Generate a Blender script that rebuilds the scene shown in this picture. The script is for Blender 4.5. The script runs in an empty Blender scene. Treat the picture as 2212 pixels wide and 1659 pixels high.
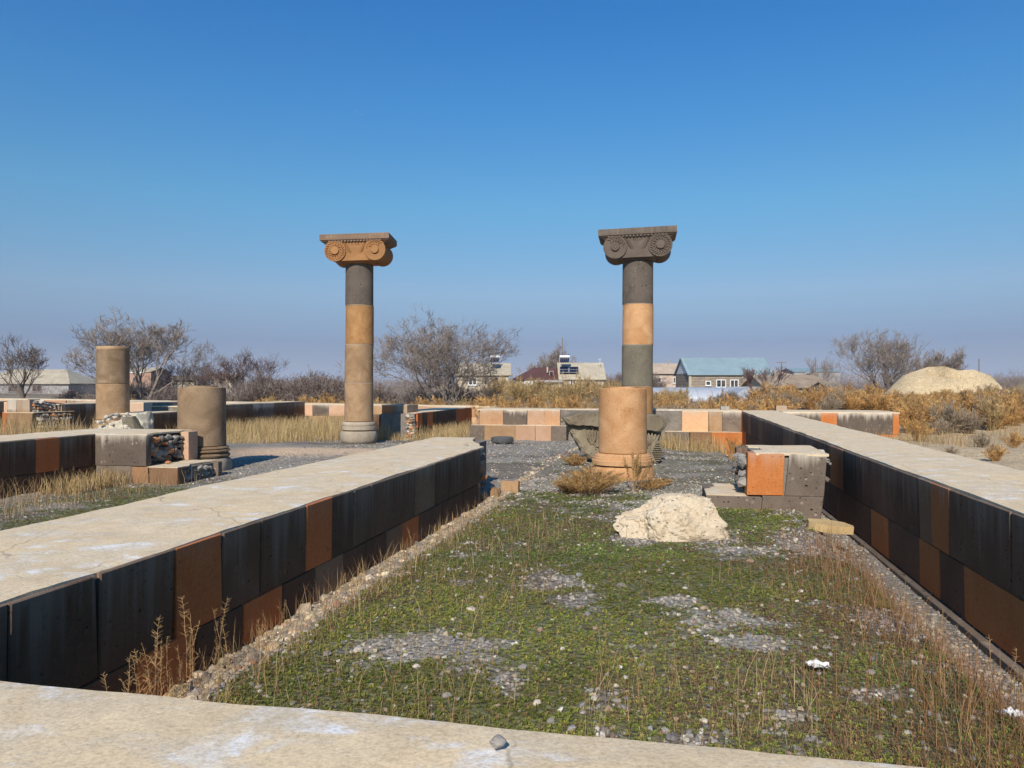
import bpy, math, random
import numpy as np
from mathutils import Vector, Matrix

# ------------------------------------------------------------------ camera, sky, sun, exposure
SC = bpy.context.scene
COL = SC.collection
SUN_AZ = math.radians(11.7)        # shadows run this far to the right of the view axis
SUN_EL = math.radians(36.0)

cam_data = bpy.data.cameras.new('camera')
cam_data.sensor_width = 36.0
cam_data.lens = 36.0 * 1660.0 / 2212.0
cam_data.clip_start = 0.05
cam_data.clip_end = 30000.0
cam = bpy.data.objects.new('camera', cam_data)
COL.objects.link(cam)
cam.location = (0, 0, 1.6)
cam.rotation_euler = (math.radians(90.0 + 0.155), 0, 0)
SC.camera = cam

world = bpy.data.worlds.new('World')
SC.world = world
world.use_nodes = True
wn = world.node_tree
wn.nodes.clear()
w_out = wn.nodes.new('ShaderNodeOutputWorld')
w_bg = wn.nodes.new('ShaderNodeBackground')
w_sky = wn.nodes.new('ShaderNodeTexSky')
w_sky.sky_type = 'NISHITA'
w_sky.sun_disc = False
w_sky.sun_elevation = SUN_EL
w_sky.sun_rotation = math.pi + SUN_AZ
w_sky.altitude = 900
w_sky.air_density = 1.0
w_sky.dust_density = 0.3
w_sky.ozone_density = 3.0
# the photograph's air: deep blue overhead, a dull violet dust layer low down, the same all round the horizon
w_tc = wn.nodes.new('ShaderNodeTexCoord')
w_xyz = wn.nodes.new('ShaderNodeSeparateXYZ')
wn.links.new(w_tc.outputs['Generated'], w_xyz.inputs[0])
w_ramp = wn.nodes.new('ShaderNodeValToRGB')
stops = [(0.0, (0.225, 0.238, 0.375)), (0.054, (0.225, 0.250, 0.365)), (0.118, (0.455, 0.50, 0.535)), (0.226, (0.365, 0.695, 0.745)), (0.342, (0.235, 0.70, 0.925)), (0.442, (0.15, 0.66, 1.0))]
while len(w_ramp.color_ramp.elements) < len(stops): w_ramp.color_ramp.elements.new(0.5)
for el_, (p_, c_) in zip(w_ramp.color_ramp.elements, stops): el_.position = p_; el_.color = (*c_, 1)
wn.links.new(w_xyz.outputs[2], w_ramp.inputs[0])
w_mul = wn.nodes.new('ShaderNodeMix'); w_mul.data_type = 'RGBA'; w_mul.blend_type = 'MULTIPLY'; w_mul.inputs[0].default_value = 1.0
wn.links.new(w_sky.outputs[0], w_mul.inputs[6]); wn.links.new(w_ramp.outputs[0], w_mul.inputs[7])
wn.links.new(w_mul.outputs[2], w_bg.inputs['Color'])
w_bg.inputs['Strength'].default_value = 0.118
wn.links.new(w_bg.outputs[0], w_out.inputs['Surface'])

sun_data = bpy.data.lights.new('sun', 'SUN')
sun_data.energy = 4.2
sun_data.angle = math.radians(0.5)
sun_data.color = (1.0, 0.93, 0.82)
sun = bpy.data.objects.new('sun', sun_data)
COL.objects.link(sun)
sun_dir = Vector((math.sin(SUN_AZ) * math.cos(SUN_EL), math.cos(SUN_AZ) * math.cos(SUN_EL), -math.sin(SUN_EL)))
sun.rotation_euler = sun_dir.to_track_quat('-Z', 'Y').to_euler()
sun.location = (-20, -60, 50)

SC.view_settings.view_transform = 'Standard'
SC.view_settings.look = 'None'
SC.view_settings.gamma = 1.0
SC.view_settings.exposure = 0.35
SC.render.engine = 'CYCLES'
SC.cycles.use_denoising = True
SC.cycles.max_bounces = 4
SC.cycles.use_adaptive_sampling = True
SC.cycles.adaptive_threshold = 0.02
SC.cycles.volume_bounces = 0
SC.render.resolution_x, SC.render.resolution_y = 1024, 768

# ------------------------------------------------------------------ helpers
rnd = random.Random(7)
nrs = np.random.RandomState(11)
F, CX, HY, CH = 1660.0, 1106.0, 834.0, 1.6
AL = math.radians(11.6)             # bearing of the long walls
SA, CA = math.sin(AL), math.cos(AL)

def W(a, b):                        # wall frame (a along, b to the right) -> ground x, y
    return a * SA + b * CA, a * CA - b * SA
def wall_a(x, y): return x * SA + y * CA
def wall_b(x, y): return x * CA - y * SA
def PX(px, D): return (px - CX) / F * D
def PZ(py, D): return CH - (py - HY) * D / F
def a_at(px, b):
    t = (px - CX) / F
    return b * (CA + t * SA) / (t * CA - SA)
def b_at(px, a):
    t = (px - CX) / F
    return a * (t * CA - SA) / (CA + t * SA)

def hash2(ix, iy, seed):
    h = (ix.astype(np.int64) * 374761393 + iy.astype(np.int64) * 668265263 + seed * 1442695041) & 0xFFFFFFFF
    h = ((h ^ (h >> 13)) * 1274126177) & 0xFFFFFFFF
    h = h ^ (h >> 16)
    return (h & 0xFFFF) / 65535.0
def vnoise(x, y, seed=0):
    x = np.asarray(x, float); y = np.asarray(y, float)
    ix = np.floor(x); iy = np.floor(y)
    fx = x - ix; fy = y - iy
    fx = fx * fx * (3 - 2 * fx); fy = fy * fy * (3 - 2 * fy)
    h = lambda dx, dy: hash2(ix + dx, iy + dy, seed)
    return (h(0, 0) * (1 - fx) + h(1, 0) * fx) * (1 - fy) + (h(0, 1) * (1 - fx) + h(1, 1) * fx) * fy
def fbm(x, y, seed=0, oct=4):
    s = 0; amp = 0.5; tot = 0
    for i in range(oct):
        s = s + amp * vnoise(np.asarray(x) * 2 ** i + i * 17.3, np.asarray(y) * 2 ** i - i * 9.1, seed + i)
        tot += amp; amp *= 0.5
    return s / tot
def sstep(e0, e1, x):
    t = np.clip((np.asarray(x, float) - e0) / (e1 - e0), 0, 1)
    return t * t * (3 - 2 * t)

def np_mesh(name, V, faces, col=None, smooth=False):
    """V (n,3); faces: list of int arrays (m,k); col (n,3) vertex colours"""
    me = bpy.data.meshes.new(name)
    V = np.ascontiguousarray(V, dtype=np.float32)
    me.vertices.add(len(V)); me.vertices.foreach_set('co', V.ravel())
    nl = sum(f.size for f in faces); npoly = sum(len(f) for f in faces)
    me.loops.add(nl); me.polygons.add(npoly)
    me.loops.foreach_set('vertex_index', np.concatenate([f.ravel() for f in faces]).astype(np.int32))
    tot = np.concatenate([np.full(len(f), f.shape[1], np.int32) for f in faces])
    start = np.concatenate([[0], np.cumsum(tot)[:-1]]).astype(np.int32)
    me.polygons.foreach_set('loop_start', start)
    me.polygons.foreach_set('loop_total', tot)
    me.polygons.foreach_set('use_smooth', np.full(npoly, bool(smooth)))
    if col is not None:
        at = me.color_attributes.new('tint', 'FLOAT_COLOR', 'POINT')
        c = np.ones((len(V), 4), np.float32); c[:, :3] = col
        at.data.foreach_set('color', c.ravel())
    me.update(calc_edges=True); me.validate()
    return me

def tag(o, label=None, cat=None, group=None, kind=None):
    if label: o['label'] = label
    if cat: o['category'] = cat
    if group: o['group'] = group
    if kind: o['kind'] = kind
    return o
def link(o, parent=None):
    COL.objects.link(o)
    if parent is not None: o.parent = parent
    return o
def abs_loc(o):
    v = Vector(o.location)
    while o.parent is not None:
        o = o.parent; v += Vector(o.location)
    return v
def empty(name, loc, rz=0.0):
    o = bpy.data.objects.new(name, None)
    o.empty_display_size = 0.2
    o.location = loc; o.rotation_euler = (0, 0, rz)
    return link(o)
def obj(name, me, mat, parent=None, loc=(0, 0, 0), rz=0.0, scale=None):
    o = bpy.data.objects.new(name, me)
    if mat is not None and len(me.materials) == 0: me.materials.append(mat)
    o.location = loc; o.rotation_euler = (0, 0, rz)
    if scale is not None: o.scale = scale if hasattr(scale, '__len__') else (scale,) * 3
    return link(o, parent)
def copy_tree(o, parent=None):
    c = o.copy(); link(c, parent)
    for ch in list(o.children): copy_tree(ch, c)
    return c

class MB:
    """collects shapes in world (or local) space and links them as one mesh object"""
    def __init__(s): s.v = []; s.f = []
    def add(s, v, f):
        n = len(s.v); s.v += [tuple(p) for p in v]; s.f += [tuple(i + n for i in q) for q in f]
    def box(s, x0, x1, y0, y1, z0, z1):
        s.add([(x0, y0, z0), (x1, y0, z0), (x1, y1, z0), (x0, y1, z0), (x0, y0, z1), (x1, y0, z1), (x1, y1, z1), (x0, y1, z1)],
              [(0, 3, 2, 1), (4, 5, 6, 7), (0, 1, 5, 4), (1, 2, 6, 5), (2, 3, 7, 6), (3, 0, 4, 7)])
    def prism(s, poly, ext):          # poly: list of 3d points, ext: vector
        n = len(poly); e = Vector(ext)
        v = [Vector(p) for p in poly] + [Vector(p) + e for p in poly]
        s.add(v, [tuple(range(n))[::-1], tuple(range(n, 2 * n))] + [(i, (i + 1) % n, n + (i + 1) % n, n + i) for i in range(n)])
    def tube(s, pts, radii, n=5, cap=True):
        base = len(s.v); pts = [Vector(p) for p in pts]
        for i, p in enumerate(pts):
            d = (pts[min(i + 1, len(pts) - 1)] - pts[max(i - 1, 0)])
            if d.length < 1e-9: d = Vector((0, 0, 1))
            d.normalize()
            u = d.cross(Vector((0, 0, 1)) if abs(d.z) < 0.9 else Vector((1, 0, 0))).normalized(); w = d.cross(u)
            for k in range(n):
                t = 2 * math.pi * k / n
                s.v.append(tuple(p + (u * math.cos(t) + w * math.sin(t)) * radii[i]))
        for i in range(len(pts) - 1):
            for k in range(n):
                a = base + i * n + k; b = base + i * n + (k + 1) % n
                s.f.append((a, b, b + n, a + n))
        if cap:
            s.f.append(tuple(base + k for k in range(n))[::-1]); s.f.append(tuple(base + (len(pts) - 1) * n + k for k in range(n)))
    def lathe(s, prof, n=40, c=(0, 0), cap=True, wob=None):   # prof: (r, z)
        base = len(s.v)
        for i, (r, z) in enumerate(prof):
            for k in range(n):
                t = 2 * math.pi * k / n
                rr = r * (1 + (wob(t, z) if wob else 0))
                s.v.append((c[0] + rr * math.cos(t), c[1] + rr * math.sin(t), z))
        for i in range(len(prof) - 1):
            for k in range(n):
                a = base + i * n + k; b = base + i * n + (k + 1) % n
                s.f.append((a, b, b + n, a + n))
        if cap:
            s.f.append(tuple(base + k for k in range(n))[::-1]); s.f.append(tuple(base + (len(prof) - 1) * n + k for k in range(n)))
    def mesh(s, name, off=(0, 0, 0), smooth=False):
        me = bpy.data.meshes.new(name)
        me.from_pydata([(x - off[0], y - off[1], z - off[2]) for x, y, z in s.v], [], s.f)
        if smooth is True:
            me.polygons.foreach_set('use_smooth', [True] * len(me.polygons))
        me.update()
        return me
    def build(s, name, mat, parent=None, smooth=False, world=True):
        """vertices are in world space; the parent is an unrotated Empty"""
        if parent is None:
            xs = [p[0] for p in s.v]; ys = [p[1] for p in s.v]; zs = [p[2] for p in s.v]
            off = ((min(xs) + max(xs)) / 2, (min(ys) + max(ys)) / 2, min(zs)) if world else (0, 0, 0)
            return obj(name, s.mesh(name, off, smooth), mat, None, off)
        off = abs_loc(parent) if world else (0, 0, 0)
        return obj(name, s.mesh(name, off, smooth), mat, parent)
def smooth_by_angle(o, deg=40):
    me = o.data
    me.polygons.foreach_set('use_smooth', [True] * len(me.polygons))
    me.set_sharp_from_angle(angle=math.radians(deg))

# ------------------------------------------------------------------ materials
def new_mat(name):
    m = bpy.data.materials.new(name); m.use_nodes = True
    nt = m.node_tree; bs = nt.nodes['Principled BSDF']
    bs.inputs['Roughness'].default_value = 0.9
    bs.inputs['Specular IOR Level'].default_value = 0.25
    return m, nt, bs
def N(nt, typ, **kw):
    n = nt.nodes.new(typ)
    for k, v in kw.items():
        if k in n.inputs: n.inputs[k].default_value = v
        else: setattr(n, k, v)
    return n
def noise(nt, vec, scale, detail=4, rough=0.55, dist=0.0):
    n = N(nt, 'ShaderNodeTexNoise')
    n.inputs['Scale'].default_value = scale; n.inputs['Detail'].default_value = detail
    n.inputs['Roughness'].default_value = rough; n.inputs['Distortion'].default_value = dist
    if vec is not None: nt.links.new(vec, n.inputs['Vector'])
    return n.outputs['Fac']
def ramp(nt, fac, stops):
    r = N(nt, 'ShaderNodeValToRGB'); e = r.color_ramp.elements
    while len(e) < len(stops): e.new(0.5)
    for i, (p, c) in enumerate(stops):
        e[i].position = p
        e[i].color = (c, c, c, 1) if not hasattr(c, '__len__') else (*c, 1)
    nt.links.new(fac, r.inputs['Fac'])
    return r.outputs['Color']
def mix(nt, fac, a, b, mode='MIX'):
    m = N(nt, 'ShaderNodeMix', data_type='RGBA', blend_type=mode)
    for sock, val in ((m.inputs[0], fac), (m.inputs[6], a), (m.inputs[7], b)):
        if hasattr(val, 'is_linked') or hasattr(val, 'node'): nt.links.new(val, sock)
        elif hasattr(val, '__len__'): sock.default_value = (*val, 1)
        else: sock.default_value = val
    return m.outputs[2]
def math_n(nt, op, a, b=None, clamp=False):
    m = N(nt, 'ShaderNodeMath', operation=op, use_clamp=clamp)
    for sock, val in ((m.inputs[0], a), (m.inputs[1], b)):
        if val is None: continue
        if hasattr(val, 'node'): nt.links.new(val, sock)
        else: sock.default_value = val
    return m.outputs[0]
def mapr(nt, val, a, b, c=0.0, d=1.0):
    m = N(nt, 'ShaderNodeMapRange'); m.clamp = True
    nt.links.new(val, m.inputs[0])
    for i, x in enumerate((a, b, c, d)): m.inputs[1 + i].default_value = x
    return m.outputs[0]
def bump(nt, bs, h, strength=0.4, dist=0.02):
    b = N(nt, 'ShaderNodeBump'); b.inputs['Strength'].default_value = strength; b.inputs['Distance'].default_value = dist
    nt.links.new(h, b.inputs['Height']); nt.links.new(b.outputs[0], bs.inputs['Normal'])
def scaled(nt, vec, sx, sy, sz):
    m = N(nt, 'ShaderNodeMapping'); m.inputs['Scale'].default_value = (sx, sy, sz); nt.links.new(vec, m.inputs['Vector']); return m.outputs[0]
def wpos(nt):
    return N(nt, 'ShaderNodeNewGeometry').outputs['Position']

def stone_mat(name, col, col2, pores=0.6, rough=0.55, pscale=21, drip=0.5, ztop=0.74, zlow=0.3, blotch=0.5, dripcol=(0.5, 0.44, 0.36), vary=0.25, clast=0.3):
    """quarried tuff: mottled, porous, with lime run-off below the coping"""
    m, nt, bs = new_mat(name)
    p = wpos(nt)
    oi = N(nt, 'ShaderNodeObjectInfo')
    off = N(nt, 'ShaderNodeVectorMath', operation='ADD'); nt.links.new(p, off.inputs[0])
    sc = N(nt, 'ShaderNodeVectorMath', operation='SCALE'); sc.inputs['Scale'].default_value = 37.0
    cmb = N(nt, 'ShaderNodeCombineXYZ')
    for i in range(3): nt.links.new(oi.outputs['Random'], cmb.inputs[i])
    nt.links.new(cmb.outputs[0], sc.inputs[0]); nt.links.new(sc.outputs[0], off.inputs[1])
    v = off.outputs[0]
    n1 = noise(nt, v, 2.2, 5, 0.6, 0.6)
    c = mix(nt, ramp(nt, n1, [(0.35, 0.0), (0.68, 1.0)]), col, col2)
    n2 = noise(nt, v, 55, 3, 0.7)
    c = mix(nt, 0.55, c, ramp(nt, n2, [(0.25, 0.55), (0.75, 1.35)]), 'MULTIPLY')
    # object to object variation
    c = mix(nt, 1.0, c, ramp(nt, oi.outputs['Random'], [(0.0, 1 - vary), (1.0, 1 + vary)]), 'MULTIPLY')
    # pale lumps and dark pores
    vo = N(nt, 'ShaderNodeTexVoronoi'); vo.inputs['Scale'].default_value = 13; nt.links.new(v, vo.inputs['Vector'])
    vcol = N(nt, 'ShaderNodeSeparateColor'); nt.links.new(vo.outputs['Color'], vcol.inputs[0])
    lump = math_n(nt, 'MULTIPLY', mapr(nt, vo.outputs['Distance'], 0.30, 0.20), mapr(nt, vcol.outputs[0], 0.8, 0.9))
    c = mix(nt, math_n(nt, 'MULTIPLY', lump, clast), c, tuple(min(0.62, x * 2.0 + 0.06) for x in col))
    vs = scaled(nt, v, 1.0, 1.0, 1.7)
    vp = N(nt, 'ShaderNodeTexVoronoi'); vp.inputs['Scale'].default_value = pscale; vp.inputs['Randomness'].default_value = 1.0; nt.links.new(vs, vp.inputs['Vector'])
    pc = N(nt, 'ShaderNodeSeparateColor'); nt.links.new(vp.outputs['Color'], pc.inputs[0])
    rad = mapr(nt, pc.outputs[0], 0.55, 1.0, 0.0, 0.34)
    wob = math_n(nt, 'ADD', vp.outputs['Distance'], math_n(nt, 'MULTIPLY', math_n(nt, 'SUBTRACT', n2, 0.5), 0.55))
    pore = math_n(nt, 'MULTIPLY', mapr(nt, math_n(nt, 'SUBTRACT', rad, wob), 0.0, 0.06), pores)
    c = mix(nt, pore, c, tuple(x * 0.16 for x in col))
    # broad stains
    n3 = noise(nt, v, 0.9, 3, 0.5, 0.3)
    c = mix(nt, math_n(nt, 'MULTIPLY', ramp(nt, n3, [(0.5, 0.0), (0.72, 1.0)]), blotch), c, tuple(x * 0.62 for x in col2))
    # lime streaks
    if drip > 0:
        z = N(nt, 'ShaderNodeSeparateXYZ'); nt.links.new(p, z.inputs[0])
        ns = noise(nt, scaled(nt, p, 13, 13, 0.55), 1.0, 3, 0.6, 0.4)
        nlow = noise(nt, scaled(nt, p, 3, 3, 0.3), 1.0, 2, 0.5)
        fall = mapr(nt, z.outputs[2], zlow, ztop, 0.0, 1.0)
        fall2 = math_n(nt, 'POWER', fall, 1.6)
        thr = math_n(nt, 'ADD', math_n(nt, 'MULTIPLY', ns, 0.75), math_n(nt, 'MULTIPLY', nlow, 0.35))
        st = mapr(nt, math_n(nt, 'ADD', thr, math_n(nt, 'MULTIPLY', fall2, 0.34)), 0.72, 0.95)
        st = math_n(nt, 'MULTIPLY', math_n(nt, 'MULTIPLY', st, fall), drip)
        edge = math_n(nt, 'MULTIPLY', mapr(nt, z.outputs[2], ztop - 0.075, ztop + 0.01), min(1.0, drip * 1.2))
        st = math_n(nt, 'MAXIMUM', st, math_n(nt, 'MULTIPLY', edge, ramp(nt, nlow, [(0.3, 0.25), (0.6, 1.0)])))
        c = mix(nt, st, c, dripcol)
    nt.links.new(c, bs.inputs['Base Color'])
    h = math_n(nt, 'SUBTRACT', math_n(nt, 'MULTIPLY', n2, 0.35), math_n(nt, 'MULTIPLY', pore, 1.0))
    bump(nt, bs, h, rough, 0.012 if rough < 1 else .03)
    return m

def plain_mat(name, col, var=0.25, scale=8.0, rough=0.9, bumps=0.2, metal=0.0, spec=0.25, fine=60):
    m, nt, bs = new_mat(name)
    tc = N(nt, 'ShaderNodeTexCoord').outputs['Object']
    n1 = noise(nt, tc, scale, 5, 0.6, 0.3); n2 = noise(nt, tc, fine, 2)
    c = mix(nt, 1.0, col, ramp(nt, n1, [(0.25, 1 - var), (0.75, 1 + var)]), 'MULTIPLY')
    c = mix(nt, 0.5, c, ramp(nt, n2, [(0.3, 1 - var * .8), (0.7, 1 + var * .8)]), 'MULTIPLY')
    nt.links.new(c, bs.inputs['Base Color'])
    bs.inputs['Roughness'].default_value = rough; bs.inputs['Metallic'].default_value = metal
    bs.inputs['Specular IOR Level'].default_value = spec
    if bumps: bump(nt, bs, math_n(nt, 'ADD', n1, math_n(nt, 'MULTIPLY', n2, 0.4)), bumps, 0.02)
    return m
def tint_mat(name, rough=0.85, var=0.2, scale=20, bumps=0.0, transl=0.0):
    m, nt, bs = new_mat(name)
    at = N(nt, 'ShaderNodeAttribute', attribute_name='tint').outputs['Color']
    n1 = noise(nt, wpos(nt), scale, 3)
    c = mix(nt, 1.0, at, ramp(nt, n1, [(0.25, 1 - var), (0.75, 1 + var)]), 'MULTIPLY')
    nt.links.new(c, bs.inputs['Base Color']); bs.inputs['Roughness'].default_value = rough
    if bumps: bump(nt, bs, n1, bumps, 0.01)
    if transl > 0:
        tr = N(nt, 'ShaderNodeBsdfTranslucent'); nt.links.new(c, tr.inputs[0])
        mx = N(nt, 'ShaderNodeMixShader'); mx.inputs[0].default_value = transl
        nt.links.new(bs.outputs[0], mx.inputs[1]); nt.links.new(tr.outputs[0], mx.inputs[2])
        nt.links.new(mx.outputs[0], nt.nodes['Material Output'].inputs[0])
    return m

M = {}
M['dark'] = stone_mat('shade_toned_tuff', (0.118, 0.055, 0.027), (0.160, 0.082, 0.044), pores=0.8, pscale=21, drip=0.55, zlow=-0.1, blotch=0.7, vary=0.18, dripcol=(0.30, 0.235, 0.175))  # same stone as grey, base darkened and reddened to suit shaded wall faces
M['grey'] = stone_mat('grey_tuff', (0.132, 0.098, 0.074), (0.185, 0.143, 0.108), pores=1.0, pscale=16, drip=0.85, clast=0.8, dripcol=(0.56, 0.48, 0.38))
M['orange'] = stone_mat('orange_tuff', (0.43, 0.135, 0.034), (0.49, 0.175, 0.052), pores=0.45, drip=0.3, blotch=0.25, clast=0.1, vary=0.15)
M['rust'] = stone_mat('rust_tuff', (0.60, 0.155, 0.04), (0.64, 0.19, 0.055), pores=0.4, drip=0.35, blotch=0.3, clast=0.1, vary=0.15, dripcol=(0.42, 0.26, 0.16))
M['tan'] = stone_mat('tan_tuff', (0.32, 0.19, 0.098), (0.40, 0.25, 0.135), pores=0.4, drip=0.35, clast=0.2)
M['brown'] = stone_mat('brown_tuff', (0.235, 0.125, 0.062), (0.29, 0.165, 0.09), pores=0.5, drip=0.4, clast=0.2)
M['pink'] = stone_mat('pink_tuff', (0.51, 0.30, 0.18), (0.58, 0.37, 0.24), pores=0.35, drip=0.35, blotch=0.2, clast=0.15)
# column stones: no coping above, so no run-off
M['col_dark'] = stone_mat('dark_drum_stone', (0.095, 0.076, 0.06), (0.16, 0.13, 0.103), pores=1.0, drip=0, blotch=0.5, clast=0.7, vary=0.05, pscale=9)
M['col_grey'] = stone_mat('grey_drum_stone', (0.14, 0.12, 0.086), (0.205, 0.176, 0.126), pores=0.5, drip=0, blotch=0.5, clast=0.3, vary=0.05)
M['col_tan'] = stone_mat('tan_drum_stone', (0.27, 0.162, 0.084), (0.44, 0.29, 0.165), pores=0.4, drip=0, blotch=0.6, clast=0.2, vary=0.05)
M['col_orange'] = stone_mat('orange_drum_stone', (0.29, 0.14, 0.05), (0.44, 0.245, 0.10), pores=0.4, drip=0, blotch=0.5, clast=0.15, vary=0.05)
M['col_peach'] = stone_mat('peach_drum_stone', (0.44, 0.22, 0.092), (0.58, 0.34, 0.17), pores=0.35, drip=0, blotch=0.45, clast=0.15, vary=0.05)
M['col_brown'] = stone_mat('brown_drum_stone', (0.185, 0.12, 0.068), (0.335, 0.232, 0.14), pores=0.45, drip=0, blotch=0.8, clast=0.25, vary=0.05)
M['base_stone'] = stone_mat('worn_base_stone', (0.33, 0.27, 0.20), (0.43, 0.35, 0.26), pores=0.6, drip=0, blotch=0.5, clast=0.3, vary=0.08)
M['cap_orange'] = stone_mat('orange_capital_stone', (0.31, 0.15, 0.058), (0.39, 0.2, 0.082), pores=0.3, drip=0.5, ztop=6.42, zlow=5.6, blotch=0.6, clast=0.1, vary=0.05, dripcol=(0.5, 0.42, 0.34))
M['cap_dark'] = stone_mat('dark_capital_stone', (0.105, 0.08, 0.062), (0.15, 0.117, 0.092), pores=0.6, drip=0.25, ztop=6.2, zlow=5.4, blotch=0.4, clast=0.3, vary=0.05, dripcol=(0.42, 0.37, 0.31))
M['cap_abacus'] = stone_mat('stained_abacus_stone', (0.19, 0.125, 0.085), (0.27, 0.18, 0.12), pores=0.4, drip=0.6, ztop=6.42, zlow=6.1, blotch=0.7, clast=0.2, vary=0.05, dripcol=(0.5, 0.44, 0.37))
M['peach'] = stone_mat('pale_peach_tuff', (0.52, 0.275, 0.14), (0.60, 0.36, 0.20), pores=0.35, drip=0.5, blotch=0.25, clast=0.15)
M['old_capital'] = stone_mat('weathered_capital_stone', (0.16, 0.122, 0.078), (0.33, 0.268, 0.18), pores=0.6, drip=0, blotch=0.8, clast=0.3, vary=0.05, rough=1.0)

def concrete_mat(name, base, pale, grey):
    m, nt, bs = new_mat(name)
    p = wpos(nt)
    n1 = noise(nt, p, 1.1, 5, 0.6, 0.8)
    n2 = noise(nt, scaled(nt, p, 1.0, 1.9, 1.0), 2.3, 6, 0.66, 0.9)
    n3 = noise(nt, p, 90, 3, 0.7)
    n4 = noise(nt, scaled(nt, p, 44, 56, 44), 1.0, 5, 0.8, 0.0)
    n5 = noise(nt, p, 7, 6, 0.7, 0.5)
    c = mix(nt, ramp(nt, n1, [(0.32, 0.0), (0.65, 1.0)]), base, tuple(x * y for x, y in zip(base, (1.08, 1.02, 0.93))))
    c = mix(nt, math_n(nt, 'MULTIPLY', ramp(nt, n2, [(0.5, 0.0), (0.66, 1.0)]), 0.6), c, grey)
    wm = math_n(nt, 'MULTIPLY', ramp(nt, n2, [(0.55, 0.0), (0.63, 1.0)]), ramp(nt, n5, [(0.42, 0.0), (0.58, 1.0)]))
    c = mix(nt, math_n(nt, 'MULTIPLY', wm, 0.9), c, pale)
    c = mix(nt, 0.8, c, ramp(nt, n5, [(0.25, 0.78), (0.75, 1.16)]), 'MULTIPLY')
    c = mix(nt, math_n(nt, 'MULTIPLY', ramp(nt, noise(nt, p, 2.7, 4, .6, .6), [(.5, 0.0), (.7, 1.0)]), .45), c, tuple(x * y for x, y in zip(base, (.86, .76, .62))))
    c = mix(nt, 0.8, c, ramp(nt, n4, [(0.28, 0.62), (0.48, 1.0), (0.75, 1.18)]), 'MULTIPLY')
    c = mix(nt, 0.6, c, ramp(nt, n3, [(0.28, 0.6), (0.5, 1.0), (0.75, 1.2)]), 'MULTIPLY')
    nt.links.new(c, bs.inputs['Base Color'])
    vc = N(nt, 'ShaderNodeTexVoronoi', feature='DISTANCE_TO_EDGE'); vc.inputs['Scale'].default_value = 0.75
    dv = N(nt, 'ShaderNodeVectorMath', operation='MULTIPLY_ADD'); nz = N(nt, 'ShaderNodeTexNoise'); nz.inputs['Scale'].default_value = 3.0; nz.inputs['Detail'].default_value = 4; nt.links.new(p, nz.inputs['Vector'])
    nt.links.new(nz.outputs['Color'], dv.inputs[0]); dv.inputs[1].default_value = (.28, .28, .28); nt.links.new(p, dv.inputs[2]); nt.links.new(dv.outputs[0], vc.inputs['Vector'])
    crack = math_n(nt, 'MULTIPLY', mapr(nt, vc.outputs['Distance'], 0.006, 0.001), ramp(nt, n1, [(0.42, 0.0), (0.55, 1.0)]))
    c = mix(nt, math_n(nt, 'MULTIPLY', crack, 0.6), c, tuple(x * .4 for x in base))
    nt.links.new(c, bs.inputs['Base Color'])
    h = math_n(nt, 'ADD', math_n(nt, 'MULTIPLY', n4, 0.7), math_n(nt, 'ADD', math_n(nt, 'MULTIPLY', n3, 0.35), math_n(nt, 'MULTIPLY', n5, 0.8)))
    bump(nt, bs, h, 0.3, 0.014)
    return m
M['concrete'] = concrete_mat('coping_concrete', (0.65, 0.53, 0.365), (0.74, 0.715, 0.69), (0.59, 0.52, 0.41))
M['mortar'] = plain_mat('grey_mortar', (0.33, 0.30, 0.26), 0.3, 6, bumps=0.6)
M['core'] = plain_mat('rubble_core', (0.20, 0.17, 0.14), 0.35, 5, bumps=0.6)
M['boulder'] = stone_mat('cream_boulder', (0.55, 0.43, 0.285), (0.64, 0.54, 0.40), pores=0.6, drip=0, blotch=0.3, clast=0.2, vary=0.03, rough=1.0)
M['heap'] = stone_mat('pale_lime_rubble', (0.50, 0.43, 0.31), (0.60, 0.54, 0.42), pores=0.5, drip=0, blotch=0.4, clast=0.4, vary=0.15)
M['stone_pale'] = plain_mat('pale_loose_stone', (0.50, 0.44, 0.35), 0.2, 9)
M['stone_tan'] = stone_mat('sawn_tan_stone', (0.50, 0.34, 0.15), (0.56, 0.40, 0.2), pores=0.3, drip=0, blotch=0.3, clast=0.1, vary=0.03)
M['stone_orange'] = plain_mat('orange_rubble_stone', (0.47, 0.20, 0.085), 0.3, 7, bumps=0.4)
M['stone_dark'] = plain_mat('dark_rubble_stone', (0.15, 0.13, 0.11), 0.35, 7, bumps=0.4)
M['stone_grey'] = plain_mat('grey_loose_stone', (0.27, 0.245, 0.215), 0.3, 9, bumps=0.4)
M['tint'] = tint_mat('tinted_ground_cover', 0.9, 0.25, 25)
M['leaf'] = tint_mat('leaf_and_straw', 0.75, 0.2, 18, transl=0.25)
M['rubber'] = plain_mat('dusty_rubber', (0.09, 0.09, 0.09), 0.35, 12, 0.8, 0.3)
M['plastic'] = plain_mat('crumpled_white_plastic', (0.72, 0.71, 0.70), 0.08, 8, 0.55, 0.2)
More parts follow.
